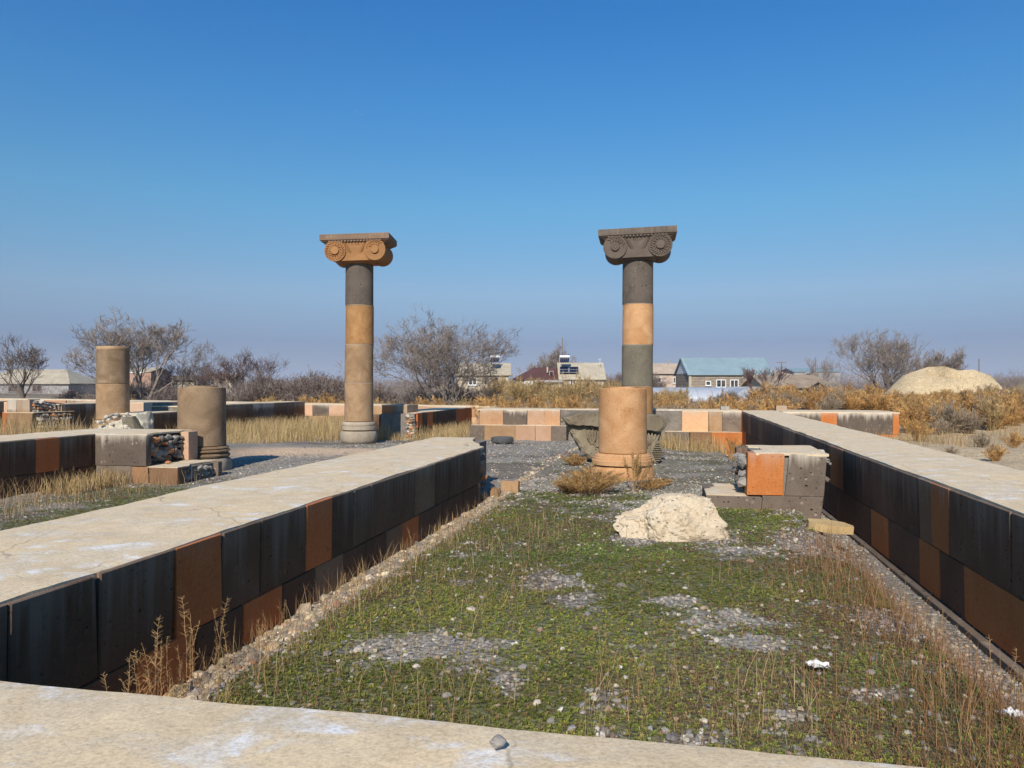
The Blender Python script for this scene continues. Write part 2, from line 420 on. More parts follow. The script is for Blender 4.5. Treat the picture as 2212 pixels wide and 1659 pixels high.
# ------------------------------------------------------------------ terrain
def zg(x, y):
    x = np.asarray(x, float); y = np.asarray(y, float)
    a = wall_a(x, y); b = wall_b(x, y)
    z = -0.25 * sstep(15, 27, a) * sstep(50, 32, a)
    z = z - 0.14 * sstep(-3.9, -5.5, b) * sstep(18, 12.5, a) * sstep(-20, -12, b)
    z = z - 0.33 * sstep(1.55, 1.95, b) * sstep(3.3, 2.6, b) * sstep(27, 26, a) * sstep(1.0, 1.9, a)
    z = z - 0.22 * sstep(-1.5, 1.0, b) * sstep(3.4, 3.0, b) * sstep(16, 22, a) * sstep(30, 27, a)
    n1 = fbm(x * 0.7, y * 0.7, 3) - 0.5
    inside = sstep(-4, -2.4, b) * sstep(3.0, 1.6, b) * sstep(28, 24, a)
    z = z + n1 * 0.10
    z = z - 0.035 * np.exp(-((b + 2.55) / 0.25) ** 2) * sstep(1.9, 2.6, a) * sstep(11.5, 10, a)   # gravel banked on the wall
    # raised soil outside the right-hand wall
    out = sstep(3.4, 5.0, b)
    z = z + out * sstep(60, 35, a) * (0.30 + 0.5 * (fbm(x * 0.28, y * 0.28, 21) - 0.5) + 0.35 * sstep(20, 34, y) * sstep(9, 14, x))
    # spoil heaps
    r = np.sqrt(((x - 26.0) / 4.4) ** 2 + ((y - 46.5) / 5.0) ** 2 + 0.5 * (fbm(x * 0.45, y * 0.45, 33) - 0.5))
    z = z + 2.45 * (1 - sstep(0.15, 1.08, r)) * (1 + .3 * (fbm(x * .9, y * .9, 37, 4) - .5))
    r3 = np.sqrt(((x - 30.0) / 3.2) ** 2 + ((y - 46.0) / 4.0) ** 2 + 0.4 * (fbm(x * .6, y * .6, 35) - .5)); z = z + 0.75 * (1 - sstep(0.1, 1.05, r3))
    r2 = np.sqrt(((x - 43.5) / 5.0) ** 2 + ((y - 62) / 5.0) ** 2)
    z = z + 2.9 * (1 - sstep(0.15, 1.0, r2))
    z = z + (fbm(x * 0.05, y * 0.05, 5) - 0.5) * 0.5 * sstep(45, 90, y)
    return z

def patch(px_, py_, wx, wy, wt=1.0):
    D_ = CH * F / (py_ - HY); d0 = CH * F / (py_ + wy - HY); d1 = CH * F / (py_ - wy - HY)
    return PX(px_, D_), D_, wx / F * D_, (d1 - d0) / 2, wt
GRAVEL_PATCHES = [patch(*q) for q in [(1195, 1262, 70, 26), (1240, 1300, 60, 20), (900, 1400, 150, 26), (1010, 1440, 100, 30), (1100, 1468, 70, 26), (1560, 1340, 130, 30), (1640, 1385, 90, 22), (1450, 1300, 60, 14, .8), (1000, 1262, 60, 12, .8),
                  (1380, 1165, 60, 22), (1520, 1165, 90, 26), (1780, 1180, 70, 24), (1330, 1395, 40, 10, .7), (1920, 1340, 70, 26), (1180, 1520, 50, 14, .6), (1300, 1590, 60, 14, .6), (1480, 1600, 80, 18, .7), (1700, 1545, 60, 16, .6), (1880, 1500, 60, 16, .6), (1290, 1490, 50, 12, .6), (1560, 1470, 50, 12, .55)]]
def masks(x, y):
    """green, sand, soil weights of the surface, used for both its colour and what grows on it"""
    a = wall_a(x, y); b = wall_b(x, y)
    n = fbm(x * 0.75, y * 1.15, 40, 4)
    n2 = fbm(x * 2.1, y * 2.6, 47, 3)
    room = sstep(-2.75, -2.3, b) * sstep(1.85, 1.68, b) * sstep(1.5, 2.0, a)
    lush = sstep(9.0, 7.0, a) * 0.085 + sstep(4.6, 3.2, a) * 0.05 - sstep(8.6, 10.0, a) * 0.05
    n3_ = fbm(x * 6.5, y * 7.5, 49, 3)
    gp = np.zeros_like(n)
    for cx_, cy_, rx_, ry_, wt_ in GRAVEL_PATCHES:
        gp = np.maximum(gp, wt_ * np.exp(-(((x - cx_) / rx_) ** 2 + ((y - cy_) / ry_) ** 2) * .7))
    thin = 0.42 * sstep(7.8, 10.4, a) + 0.15 * sstep(1.0, 1.5, b)
    g = sstep(0.70, 0.26, gp * .95 + thin + (0.5 - n) * 1.0 + (n2 - 0.5) * 0.75 + (n3_ - .5) * .85 + .05) * room
    g = g * (1 - 0.95 * sstep(-2.22, -2.42, b))
    g = np.maximum(g, sstep(0.42, 0.5, n + (n2 - 0.5) * 0.2) * np.exp(-(((x - 4.8) / 1.8) ** 2 + ((y - 18.5) / 1.3) ** 2)))
    left = sstep(-9.8, -9.0, b) * sstep(-4.0, -4.6, b) * sstep(13.2, 11.3, a) * sstep(5, 7, a)
    g = np.maximum(g, left * sstep(0.28, 0.42, n + (n2 - 0.5) * 0.3))
    g = np.where(a > 11.5, g * 0.55, g)
    far_in = sstep(13, 16, a) * sstep(29, 26, a) * sstep(-9, -7, b) * sstep(3, 2, b)
    g = np.maximum(g, far_in * 0.8 * sstep(0.58, 0.66, n2 * 0.5 + n * 0.5))
    sand = np.exp(-(((x + 4.6) / 2.6) ** 4 + ((y - 19.4) / 1.45) ** 4))
    soil = sstep(3.45, 3.8, b) * sstep(70, 50, y)
    return g, np.clip(sand, 0, 1), soil

def build_ground():
    nx, ny = 440, 400
    c = math.asinh(9000 / 3.0)
    xs = 3.0 * np.sinh(np.linspace(-c, c, nx)) + 1.0
    c0 = -math.asinh(22 / 3.0); c1 = math.asinh(9000 / 3.0)
    ys = 5.0 + 3.0 * np.sinh(np.linspace(c0, c1, ny))
    X, Y = np.meshgrid(xs, ys)
    Z = zg(X, Y)
    V = np.stack([X.ravel(), Y.ravel(), Z.ravel()], 1)
    i = np.arange(nx * ny).reshape(ny, nx)
    Q = np.stack([i[:-1, :-1].ravel(), i[:-1, 1:].ravel(), i[1:, 1:].ravel(), i[1:, :-1].ravel()], 1)
    g, s, o = masks(V[:, 0], V[:, 1])
    nn = fbm(V[:, 0] * 3, V[:, 1] * 3, 60, 3)[:, None]
    col = np.array([0.27, 0.24, 0.20]) * (0.75 + 0.5 * nn)
    brown = sstep(0.5, 0.62, fbm(V[:, 0] * 0.6, V[:, 1] * 0.8, 71, 4))[:, None]
    col = col * (1 - 0.75 * brown) + np.array([0.15, 0.115, 0.085]) * 0.75 * brown
    gg = g[:, None]; ss = s[:, None]; oo = o[:, None]
    col = col * (1 - gg * 0.85) + np.array([0.115, 0.115, 0.048]) * gg * 0.85
    col = col * (1 - ss) + np.array([0.62, 0.44, 0.285]) * ss
    sandy = np.array([0.50, 0.38, 0.235]) * (0.8 + 0.4 * nn)
    col = col * (1 - oo) + sandy * oo
    a = wall_a(V[:, 0], V[:, 1])
    far = sstep(28, 34, a)[:, None] * (1 - oo)
    col = col * (1 - far) + np.array([0.25, 0.20, 0.135]) * (0.8 + 0.4 * nn) * far
    ditch = (sstep(1.6, 1.9, wall_b(V[:, 0], V[:, 1])) * sstep(3.3, 2.6, wall_b(V[:, 0], V[:, 1])) * sstep(27, 26, a))[:, None]
    col = col * (1 - ditch * .5) + np.array([0.20, 0.18, 0.155]) * ditch * .5
    r = np.sqrt(((V[:, 0] - 26.0) / 4.4) ** 2 + ((V[:, 1] - 46.5) / 5.0) ** 2)[:, None]
    r3 = np.sqrt(((V[:, 0] - 30.0) / 3.2) ** 2 + ((V[:, 1] - 46.0) / 4.0) ** 2)[:, None]
    md = 1 - sstep(0.85, 1.15, np.minimum(r, r3))
    col = col * (1 - md) + np.array([0.66, 0.50, 0.29]) * (0.85 + 0.3 * nn) * md
    me = np_mesh('ground', V, [Q], col, smooth=True)
    m, nt, bs = new_mat('site_ground')
    at = N(nt, 'ShaderNodeAttribute', attribute_name='tint').outputs['Color']
    p = wpos(nt)
    n1 = noise(nt, p, 28, 4, 0.7); n2 = noise(nt, p, 5, 4, 0.6, 0.4)
    vo = N(nt, 'ShaderNodeTexVoronoi'); vo.inputs['Scale'].default_value = 26; nt.links.new(p, vo.inputs['Vector'])
    sep = N(nt, 'ShaderNodeSeparateColor'); nt.links.new(vo.outputs['Color'], sep.inputs[0])
    c_ = mix(nt, 0.75, at, ramp(nt, n1, [(0.3, 0.6), (0.7, 1.4)]), 'MULTIPLY')
    c_ = mix(nt, 0.6, c_, ramp(nt, n2, [(0.3, 0.72), (0.7, 1.25)]), 'MULTIPLY')
    c_ = mix(nt, 0.5, c_, ramp(nt, sep.outputs[0], [(0.0, 0.6), (1.0, 1.45)]), 'MULTIPLY')
    nt.links.new(c_, bs.inputs['Base Color'])
    bump(nt, bs, math_n(nt, 'ADD', n1, math_n(nt, 'MULTIPLY', vo.outputs['Distance'], -1.1)), 0.7, 0.03)
    o = obj('ground', me, m)
    tag(o, kind='structure')
build_ground()

# distant hills and the belt of far fields in front of them
def hill_range(name, y0, depth, x0, x1, hmax, seed, col, prof):
    nx, ny = 220, 14
    xs = np.linspace(x0, x1, nx); ys = np.linspace(0, 1, ny)
    X, T = np.meshgrid(xs, ys)
    Y = y0 + T * depth
    ridge = prof(xs)[None, :]
    Z = ridge * hmax * np.sin(np.clip(T, 0, 1) * math.pi) ** 0.8 * (0.65 + 0.7 * fbm(X / (depth * .35), Y / (depth * .35), seed, 5)) - 3
    V = np.stack([X.ravel(), Y.ravel(), Z.ravel()], 1)
    i = np.arange(nx * ny).reshape(ny, nx)
    Q = np.stack([i[:-1, :-1].ravel(), i[:-1, 1:].ravel(), i[1:, 1:].ravel(), i[1:, :-1].ravel()], 1)
    m = plain_mat(name + '_soil', col, 0.25, 0.004, bumps=0)
    o = obj(name, np_mesh(name, V, [Q], None, True), m)
    tag(o, kind='structure')
hill_range('hills', 3000, 1500, -3400, 4200, 75, 5, (0.36, 0.27, 0.20),
           lambda x: 0.40 + 0.55 * np.exp(-((x - 1500) / 700.) ** 2) + 0.35 * np.exp(-((x - 3300) / 700.) ** 2) + 0.25 * np.exp(-((x + 2600) / 900.) ** 2))
hill_range('hills', 6000, 2000, -7000, 7500, 110, 9, (0.30, 0.25, 0.21),
           lambda x: 0.55 + 0.25 * np.sin(x / 1500.) + 0.2 * np.exp(-((x - 3500) / 1500.) ** 2))

# ------------------------------------------------------------------ stone templates
PHI = (1 + 5 ** .5) / 2
ICO_V = np.array([(-1, PHI, 0), (1, PHI, 0), (-1, -PHI, 0), (1, -PHI, 0), (0, -1, PHI), (0, 1, PHI), (0, -1, -PHI), (0, 1, -PHI),
                  (PHI, 0, -1), (PHI, 0, 1), (-PHI, 0, -1), (-PHI, 0, 1)], float) / math.sqrt(1 + PHI ** 2)
ICO_F = np.array([(0, 11, 5), (0, 5, 1), (0, 1, 7), (0, 7, 10), (0, 10, 11), (1, 5, 9), (5, 11, 4), (11, 10, 2), (10, 7, 6), (7, 1, 8),
                  (3, 9, 4), (3, 4, 2), (3, 2, 6), (3, 6, 8), (3, 8, 9), (4, 9, 5), (2, 4, 11), (6, 2, 10), (8, 6, 7), (9, 8, 1)])
def stone_mesh(name, seed, sx=1, sy=1, sz=1, jit=0.28):
    r = np.random.RandomState(seed)
    V = ICO_V * (1 + jit * (r.rand(12, 1) * 2 - 1)) + (r.rand(12, 3) - .5) * jit
    return np_mesh(name, V * np.array([sx, sy, sz]), [ICO_F])
RUBBLE = [stone_mesh('rubble_stone', 100 + i, 1, 0.8, 0.62) for i in range(8)]
def rubble_variant(mat):
    out = []
    for me in RUBBLE[:5]:
        m2 = me.copy(); m2.materials.clear(); m2.materials.append(mat); out.append(m2)
    return out
RUB = {k: rubble_variant(M[k]) for k in ('stone_orange', 'stone_dark', 'stone_grey', 'stone_pale', 'mortar')}
def put_rubble(parent, kind, x, y, z, s, name='rubble_stone', flat=1.0):
    me = rnd.choice(RUB[kind])
    o = bpy.data.objects.new(name, me)
    off = abs_loc(parent)
    o.location = (x - off.x, y - off.y, z - off.z)
    o.rotation_euler = (rnd.uniform(-.4, .4), rnd.uniform(-.4, .4), rnd.uniform(0, 6.28))
    o.scale = (s * rnd.uniform(.85, 1.2), s * rnd.uniform(.85, 1.2), s * rnd.uniform(.7, 1.1) * flat)
    return link(o, parent)

# ------------------------------------------------------------------ walls
def block(root, face, s0, s1, z0, z1, mat, a=None, lean=0.0, name='stone_block', thick=0.2, shear=0.0):
    """face: ('R', b) right-hand face, ('L', b), ('F', a) camera-facing, ('B', a); s runs along it"""
    kind, pl = face
    g = rnd.uniform(0.0015, 0.0035); proud = rnd.uniform(-0.002, 0.002); bev = 0.006
    j = lambda k=0.003: rnd.uniform(-k, k)
    def P(s, z, off):
        off = off + lean * z
        if kind == 'R': q = W(s, pl + off + shear * z)
        elif kind == 'L': q = W(s, pl - off + shear * z)
        elif kind == 'F': q = W(pl - off, s + shear * z)
        else: q = W(pl + off, s + shear * z)
        return (q[0], q[1], z)
    s0 += g; s1 -= g; zz0 = z0 + g; zz1 = z1 - g
    mb = MB()
    ch = [rnd.uniform(.01, .03) if rnd.random() < .13 else 0.0 for _ in range(4)]
    rings = []
    for off, ins in ((-thick, 0.0), (proud - bev, 0.0), (proud, bev)):
        rings.append([P(s0 + ins + j() + ch[0] * (off > -.1), zz0 + ins + j(), off), P(s1 - ins + j() - ch[1] * (off > -.1), zz0 + ins + j(), off),
                      P(s1 - ins + j() - ch[2] * (off > -.1), zz1 - ins + j(.002), off), P(s0 + ins + j() + ch[3] * (off > -.1), zz1 - ins + j(.002), off)])
    v = rings[0] + rings[1] + rings[2]
    f = [(3, 2, 1, 0), (8, 9, 10, 11)]
    for k in range(4):
        n = (k + 1) % 4
        f += [(k, n, 4 + n, 4 + k), (4 + k, 4 + n, 8 + n, 8 + k)]
    if kind in ('L', 'F'): pass
    mb.add(v, f)
    o = mb.build(name, M[mat], root)
    fix_normals(o.data)
    return o
def fix_normals(me):
    import bmesh
    bm = bmesh.new(); bm.from_mesh(me)
    bmesh.ops.recalc_face_normals(bm, faces=bm.faces)
    bm.to_mesh(me); bm.free()

PAL_DARK = ['dark'] * 6 + ['rust', 'brown', 'orange']
PAL_MIX = ['grey'] * 4 + ['tan', 'orange', 'brown', 'dark']
def course(root, face, z0, z1, spec, s_end=None, lean=0.0, pal=PAL_DARK, wmin=0.45, wmax=1.0, shear=0.0):
    """spec: list of (s0, s1, material); gaps between the listed blocks and up to s_end are filled"""
    spec = sorted(spec)
    out = list(spec)
    if s_end is not None:
        lo, hi = s_end
        edges = [(lo, lo)] + [(s[0], s[1]) for s in spec] + [(hi, hi)]
        for (p0, p1), (q0, q1) in zip(edges[:-1], edges[1:]):
            gap = q0 - p1
            if gap < 0.06: continue
            n = max(1, round(gap / rnd.uniform(wmin, wmax)))
            cuts = [p1 + gap * (k + (rnd.uniform(-.18, .18) if 0 < k < n else 0)) / n for k in range(n + 1)]
            for k in range(n): out.append((cuts[k], cuts[k + 1], rnd.choice(pal)))
    for s0, s1, mt in out: block(root, face, s0, s1, z0, z1, mt, lean=lean, shear=shear)

def coping(root, a0, a1, b0, b1, zt, zt1=None, skirt=0.03, step=0.16, wave=0.007, over=-0.004, end=None, start=None, along='a', shear=0.0, ragged=0.008):
    """cast concrete cap; zt -> zt1 along the wall; end(t)/start(t): ragged end as a function of the cross position 0..1"""
    if zt1 is None: zt1 = zt
    L = (a1 - a0) if along == 'a' else (b1 - b0)
    Wd = (b1 - b0) if along == 'a' else (a1 - a0)
    ns = max(3, int(L / step)); nw = max(4, int(Wd / step))
    S = np.linspace(0, 1, ns + 1); T = np.linspace(0, 1, nw + 1)
    SS, TT = np.meshgrid(S, T, indexing='ij')
    lo = np.array([start(t) if start else 0.0 for t in T])[None, :]
    hi = np.array([end(t) if end else 0.0 for t in T])[None, :]
    Sl = SS * L + lo * (1 - SS) + hi * SS
    Tl = TT * (Wd + 2 * over) - over
    x_seed = rnd.randint(0, 999)
    Tl = Tl + np.where(TT == 0, 1, 0) * (fbm(Sl * 3, Sl * 0, x_seed) - .5) * ragged * 2.5 - np.where(TT == 1, 1, 0) * (fbm(Sl * 3, Sl * 0 + 5, x_seed) - .5) * ragged * 2.5
    if along == 'a': A = a0 + Sl; B = b0 + Tl
    else: A = a0 + Tl; B = b0 + Sl
    B = B + shear * zt
    X = A * SA + B * CA; Y = A * CA - B * SA
    Z = zt + (zt1 - zt) * SS + (fbm(X * 1.1, Y * 1.1, x_seed + 3, 4) - .5) * wave * 4 + (fbm(X * 7, Y * 7, x_seed + 5, 2) - .5) * wave
    edge = (TT == 0) | (TT == 1) | (SS == 0) | (SS == 1)
    Z = Z - np.where(edge, 0.007, 0.0)
    n0 = (ns + 1) * (nw + 1)
    V = np.stack([X.ravel(), Y.ravel(), Z.ravel()], 1)
    i = np.arange(n0).reshape(ns + 1, nw + 1)
    Q = [np.stack([i[:-1, :-1].ravel(), i[1:, :-1].ravel(), i[1:, 1:].ravel(), i[:-1, 1:].ravel()], 1)]
    rim = list(i[:, 0]) + list(i[-1, 1:]) + list(i[:-1, -1][::-1]) + list(i[0, 1:-1][::-1])
    lowv = V[rim].copy(); lowv[:, 2] = lowv[:, 2] - skirt
    k = np.arange(len(rim)); kn = (k + 1) % len(rim)
    r = np.array(rim)
    Q.append(np.stack([r[k], n0 + k, n0 + kn, r[kn]], 1))
    V = np.concatenate([V, lowv])
    off = abs_loc(root)
    V = V - np.array([off.x, off.y, off.z])
    o = obj('coping', np_mesh('coping', V, Q, None, False), M['concrete'], root)
    fix_normals(o.data)
    smooth_by_angle(o, 30)
    return o
def core_box(root, a0, a1, b0, b1, z0, z1, inset=0.03, mat='core', shear=0.0, zs=None):
    mb = MB()
    q = [(a0 + inset, b0 + inset), (a1 - inset, b0 + inset), (a1 - inset, b1 - inset), (a0 + inset, b1 - inset)]
    v = []
    for z, arr in ((z0, None), (z1, zs)):
        for k, (a, b) in enumerate(q):
            zz = z if arr is None else (arr[0] if k in (0, 3) else arr[1])
            p = W(a, b + shear * zz); v.append((p[0], p[1], zz))
    mb.add(v, [(0, 3, 2, 1), (4, 5, 6, 7), (0, 1, 5, 4), (1, 2, 6, 5), (2, 3, 7, 6), (3, 0, 4, 7)])
    o = mb.build('core', M[mat], root)
    fix_normals(o.data)
    return o
def wall_root(name, a, b, label, group=None):
    p = W(a, b)
    r = empty(name, (p[0], p[1], float(zg(p[0], p[1]))))
    return tag(r, label, 'stone wall', group, 'thing')
def rubble_face(root, pts, n, size, kinds, seed=1):
    """stones set in the plane spanned by four corners (world), on a bed of mortar"""
    r = random.Random(seed)
    p00, p10, p11, p01 = [Vector(p) for p in pts]
    rows = max(2, int(math.sqrt(n * (p01 - p00).length / max(0.01, (p10 - p00).length)) + .5)); cols = max(2, round(n / rows))
    for i in range(rows):
        for k in range(cols):
            u = (k + 0.5 + r.uniform(-.3, .3) + (0.25 if i % 2 else -0.25)) / cols; v = (i + 0.5 + r.uniform(-.2, .2)) / rows
            u = min(0.97, max(0.03, u))
            p = (p00 * (1 - u) + p10 * u) * (1 - v) + (p01 * (1 - u) + p11 * u) * v
            put_rubble(root, r.choice(kinds), p.x, p.y, p.z, size * r.uniform(.6, 1.15))
KMIX = ['stone_orange', 'stone_dark', 'stone_dark', 'stone_grey', 'stone_grey', 'mortar']
KPALE = ['stone_orange', 'stone_grey', 'stone_pale', 'stone_pale', 'stone_grey']
LEAN = 0.014  # block faces tipped outward going up, shaped so grazing sun leaves them shaded
ZB = -0.55

# --- low wall the photographer looks over
root = wall_root('low_wall', 1.88, 0, 'broad cream concrete topped wall across the bottom of the picture')
core_box(root, 0.68, 1.88, -9.5, 6.0, ZB, 0.67)
coping(root, 0.68, 1.88, -9.5, 6.0, 0.807, 0.706, skirt=0.11, along='b', step=0.09, wave=0.006, over=0.004, ragged=0.016)
course(root, ('B', 1.88), 0.22, 0.69, [], (-9.5, 6.0), pal=PAL_DARK)
course(root, ('B', 1.88), ZB, 0.22, [], (-9.5, 6.0), pal=PAL_DARK)
course(root, ('F', 0.68), 0.22, 0.69, [], (-9.5, 6.0), pal=PAL_MIX)
course(root, ('F', 0.68), ZB, 0.22, [], (-9.5, 6.0), pal=PAL_MIX)

# --- left long wall
BL0, BL1 = -3.897, -2.586
ax = lambda px: a_at(px, BL1)
AE = ax(1036)
root = wall_root('low_wall', 7, BL1, 'long cream topped wall with dark and rust blocks, left of the grassy strip')
core_box(root, 1.9, AE + 0.35, BL0, BL1, ZB, 0.72, 0.06)
core_box(root, AE, 12.35, BL0, BL1 - 0.32, ZB, 0.70, 0.05)
coping(root, 1.88, 12.4, BL0, BL1, 0.75, step=0.1, end=lambda t: 0.1 if t < 0.55 else -0.25 - (t - .55) * 3.4 + rnd.uniform(-.12, .12), ragged=0.014)
sp = [(ax(p0), ax(p1), m) for p0, p1, m in [(-60, 16, 'dark'), (16, 213, 'dark'), (213, 376, 'dark'), (376, 480, 'rust'), (480, 562, 'dark'), (562, 660, 'dark'),
      (660, 716, 'rust'), (716, 762, 'dark'), (762, 800, 'dark'), (800, 896, 'dark'), (896, 939, 'brown'), (939, 970, 'dark'), (970, 1000, 'dark'), (1000, 1036, 'dark')]]
course(root, ('R', BL1), 0.25, 0.737, [(max(1.88, s0), s1, m) for s0, s1, m in sp if s1 > 1.9], (1.9, AE), lean=LEAN)
sp = [(ax(p0), ax(p1), m) for p0, p1, m in [(60, 160, 'dark'), (160, 295, 'dark'), (295, 423, 'rust'), (423, 525, 'dark'), (525, 610, 'rust'), (610, 681, 'dark'), (681, 742, 'brown'),
      (742, 790, 'dark'), (790, 834, 'dark'), (834, 869, 'brown'), (869, 905, 'rust'), (905, 955, 'dark'), (955, 1000, 'dark'), (1000, 1034, 'dark')]]
course(root, ('R', BL1), ZB, 0.25, sp, (1.9, AE), lean=LEAN)
course(root, ('L', BL0), 0.25, 0.737, [], (1.9, 12.4)); course(root, ('L', BL0), ZB, 0.25, [], (1.9, 12.4))
course(root, ('B', 12.42), ZB, 0.70, [], (BL0, BL1 - 0.55), pal=PAL_MIX)
# broken end: core stones, the stub of the end course
for k in range(46):
    t = rnd.random(); zz = rnd.uniform(-0.1, 0.66)
    aa = AE + 0.12 + 1.7 * t * (1 - 0.3 * zz); bb = BL1 - 0.12 - 0.42 * t + rnd.uniform(-.05, .05)
    p = W(aa, bb)
    put_rubble(root, rnd.choice(KMIX), p[0], p[1], zz, rnd.uniform(.08, .17))
for bb, kind, zz, s in [(-2.72, 'stone_orange', 0.40, .13), (-2.66, 'stone_orange', 0.30, .10), (-2.78, 'mortar', 0.66, .16), (-2.92, 'mortar', 0.70, .15), (-2.7, 'stone_orange', 0.03, .12)]:
    p = W(AE + 0.35, bb + .03); put_rubble(root, kind, p[0], p[1], zz, s)
for s0, s1, zz in [(-2.50, -2.22, 0.20)]:
    block(root, ('F', AE + 0.95), s0, s1, -0.15, zz - .03, 'tan', thick=0.10)
    block(root, ('F', AE + 0.60), -2.6, -2.45, -0.15, 0.10, 'tan', thick=0.15)

# --- far left long wall with a pier at its end
BB0, BB1 = -11.4, -10.1
ax = lambda px: a_at(px, BB1)
root = wall_root('low_wall', 12, -9.6, 'cream topped wall at the left edge ending in a grey pier with broken rubble side')
core_box(root, 2.2, 13.45, BB0, BB1, ZB, 0.72)
core_box(root, 12.0, 13.40, BB1 - 0.2, -9.30, ZB, 0.71, 0.04)
coping(root, 2.0, 12.0, BB0, BB1, 0.75, along='a', ragged=0.012)
coping(root, 12.005, 13.5, BB0, -9.05, 0.752, along='b', end=lambda t: (0.0 if t < .12 else -0.20 + rnd.uniform(-.07, .07)) , ragged=0.012)
sp = [(max(2.0, ax(p0)), ax(p1), m) for p0, p1, m in [(-40, 20, 'dark'), (20, 77, 'dark'), (77, 129, 'rust'), (129, 199, 'dark')]]
course(root, ('R', BB1), 0.18, 0.737, sp, (2.0, 12.0), lean=LEAN)
course(root, ('R', BB1), ZB, 0.18, [], (2.0, 12.0), lean=LEAN, pal=['dark'])
block(root, ('F', 12.0), -10.1, -9.06, 0.18, 0.737, 'grey', thick=0.14)
block(root, ('F', 12.0), -10.1, -9.36, ZB, 0.18, 'grey')
bx = lambda px: b_at(px, 12.0)
block(root, ('F', 12.0), -9.36, bx(322), ZB, 0.17, 'brown'); block(root, ('F', 12.0), bx(322), bx(384), ZB, 0.165, 'brown')
core_box(root, 12.02, 13.3, -9.4, bx(384) - 0.05, ZB, 0.14, 0.03)
coping(root, 12.02, 13.35, -9.15, bx(384), 0.175, along='b', end=lambda t: -0.02 if t < .3 else -0.16 + rnd.uniform(-.06, .06), skirt=0.02)
block(root, ('R', -9.05), 13.20, 13.5, 0.18, 0.725, 'pink', thick=0.16); block(root, ('R', bx(384) + .02), 13.2, 13.34, ZB, 0.16, 'grey', thick=0.2)
def fp(a, b, z): p = W(a, b); return (p[0], p[1], z)
rubble_face(root, [fp(12.16, -9.24, .22), fp(13.2, -9.24, .22), fp(13.2, -9.24, .68), fp(12.16, -9.24, .68)], 46, 0.115, KMIX, 3)
rubble_face(root, [fp(12.22, bx(384) - .1, -.2), fp(13.2, bx(384) - .1, -.2), fp(13.2, bx(384) - .1, .12), fp(12.22, bx(384) - .1, .12)], 24, 0.10, ['stone_dark', 'stone_grey', 'mortar'], 4)
p = W(12.45, -8.95); put_rubble(root, 'stone_orange', p[0], p[1], 0.215, .07)

# --- right long wall
BR0, BR1 = 2.305, 3.46
ax = lambda px: a_at(px, BR0)
root = wall_root('low_wall', 10, BR0, 'long cream topped wall with black and orange blocks along the right side')
core_box(root, 1.9, 26.4, BR0, BR1, ZB - .2, 0.72)
coping(root, 1.88, 26.6, BR0, BR1, 0.75, 0.795, step=0.13, ragged=0.012)
sp = sorted((ax(p0), ax(p1), m) for p1, p0, m in [(1794, 1822, 'orange'), (1822, 1861, 'dark'), (1861, 1934, 'dark'), (1934, 1985, 'dark'), (1985, 2012, 'brown'), (2012, 2052, 'orange'),
      (2052, 2119, 'dark'), (2119, 2185, 'dark'), (2185, 2290, 'dark'), (1596, 1604, 'rust'), (1616, 1622, 'brown'), (1638, 1647, 'brown'), (1691, 1717, 'brown')])
course(root, ('L', BR0), 0.17, 0.737, sp, (1.9, 26.4), lean=LEAN, pal=['dark'], wmin=0.7, wmax=1.2)
sp = sorted((ax(p0), ax(p1), m) for p1, p0, m in [(1845, 1881, 'dark'), (1881, 1919, 'orange'), (1919, 1985, 'dark'), (1985, 2029, 'orange'), (2029, 2082, 'dark'), (2082, 2230, 'orange'),
      (1600, 1611, 'rust'), (1640, 1650, 'brown')])
course(root, ('L', BR0), -0.27, 0.17, sp, (1.9, 26.4), lean=LEAN, pal=['dark'], wmin=0.7, wmax=1.2)
course(root, ('L', BR0 - 0.07), ZB - .2, -0.275, [], (1.9, 26.4), pal=['grey'], wmin=1.0, wmax=1.8)
course(root, ('R', BR1), 0.2, 0.737, [], (1.9, 26.4), pal=PAL_MIX); course(root, ('R', BR1), ZB, 0.2, [], (1.9, 26.4), pal=PAL_MIX)

# --- pier that has slipped away from the right wall
SH = 0.10
root = wall_root('stone_pier', 10.4, 1.4, 'short leaning pier of one orange and one grey block, before the right wall')
core_box(root, 10.35, 11.65, 0.96, 1.90, ZB, 0.72, 0.05, shear=SH)
coping(root, 10.35, 11.68, 0.96, 1.90, 0.75, along='b', step=0.08, start=lambda t: 0.05 + rnd.uniform(-.02, .02) + (0.14 if 0.35 < t < 0.8 else 0), shear=SH, ragged=0.012)
bx = lambda px: b_at(px, 10.35)
block(root, ('F', 10.35), bx(1611.5), bx(1691.5), 0.19, 0.737, 'orange', thick=0.3, shear=SH * .3)
block(root, ('F', 10.35), bx(1691.5), 1.90, 0.19, 0.737, 'grey', thick=0.3, shear=SH)
block(root, ('F', 10.34), 0.46, 1.15, ZB, 0.175, 'grey', thick=1.2, shear=0); block(root, ('F', 10.34), 1.15, 1.89, ZB, 0.19, 'grey', thick=0.5, shear=SH)
block(root, ('R', 1.90), 10.42, 11.1, 0.19, 0.737, 'dark', shear=SH); block(root, ('R', 1.90), 11.1, 11.64, 0.19, 0.737, 'dark', shear=SH)
block(root, ('L', 0.93), 11.36, 11.66, 0.19, 0.72, 'dark', thick=0.25)
coping(root, 10.37, 11.62, 0.47, 1.0, 0.185, along='b', skirt=0.012, step=0.08, start=lambda t: (0.12 + rnd.uniform(-.05, .05)) if t > .55 else 0.0)
rubble_face(root, [fp(10.55, 0.97, .24), fp(11.35, 0.97, .24), fp(11.35, 0.97, .68), fp(10.55, 0.97, .68)], 18, 0.12, ['stone_dark', 'stone_grey', 'mortar'], 5)
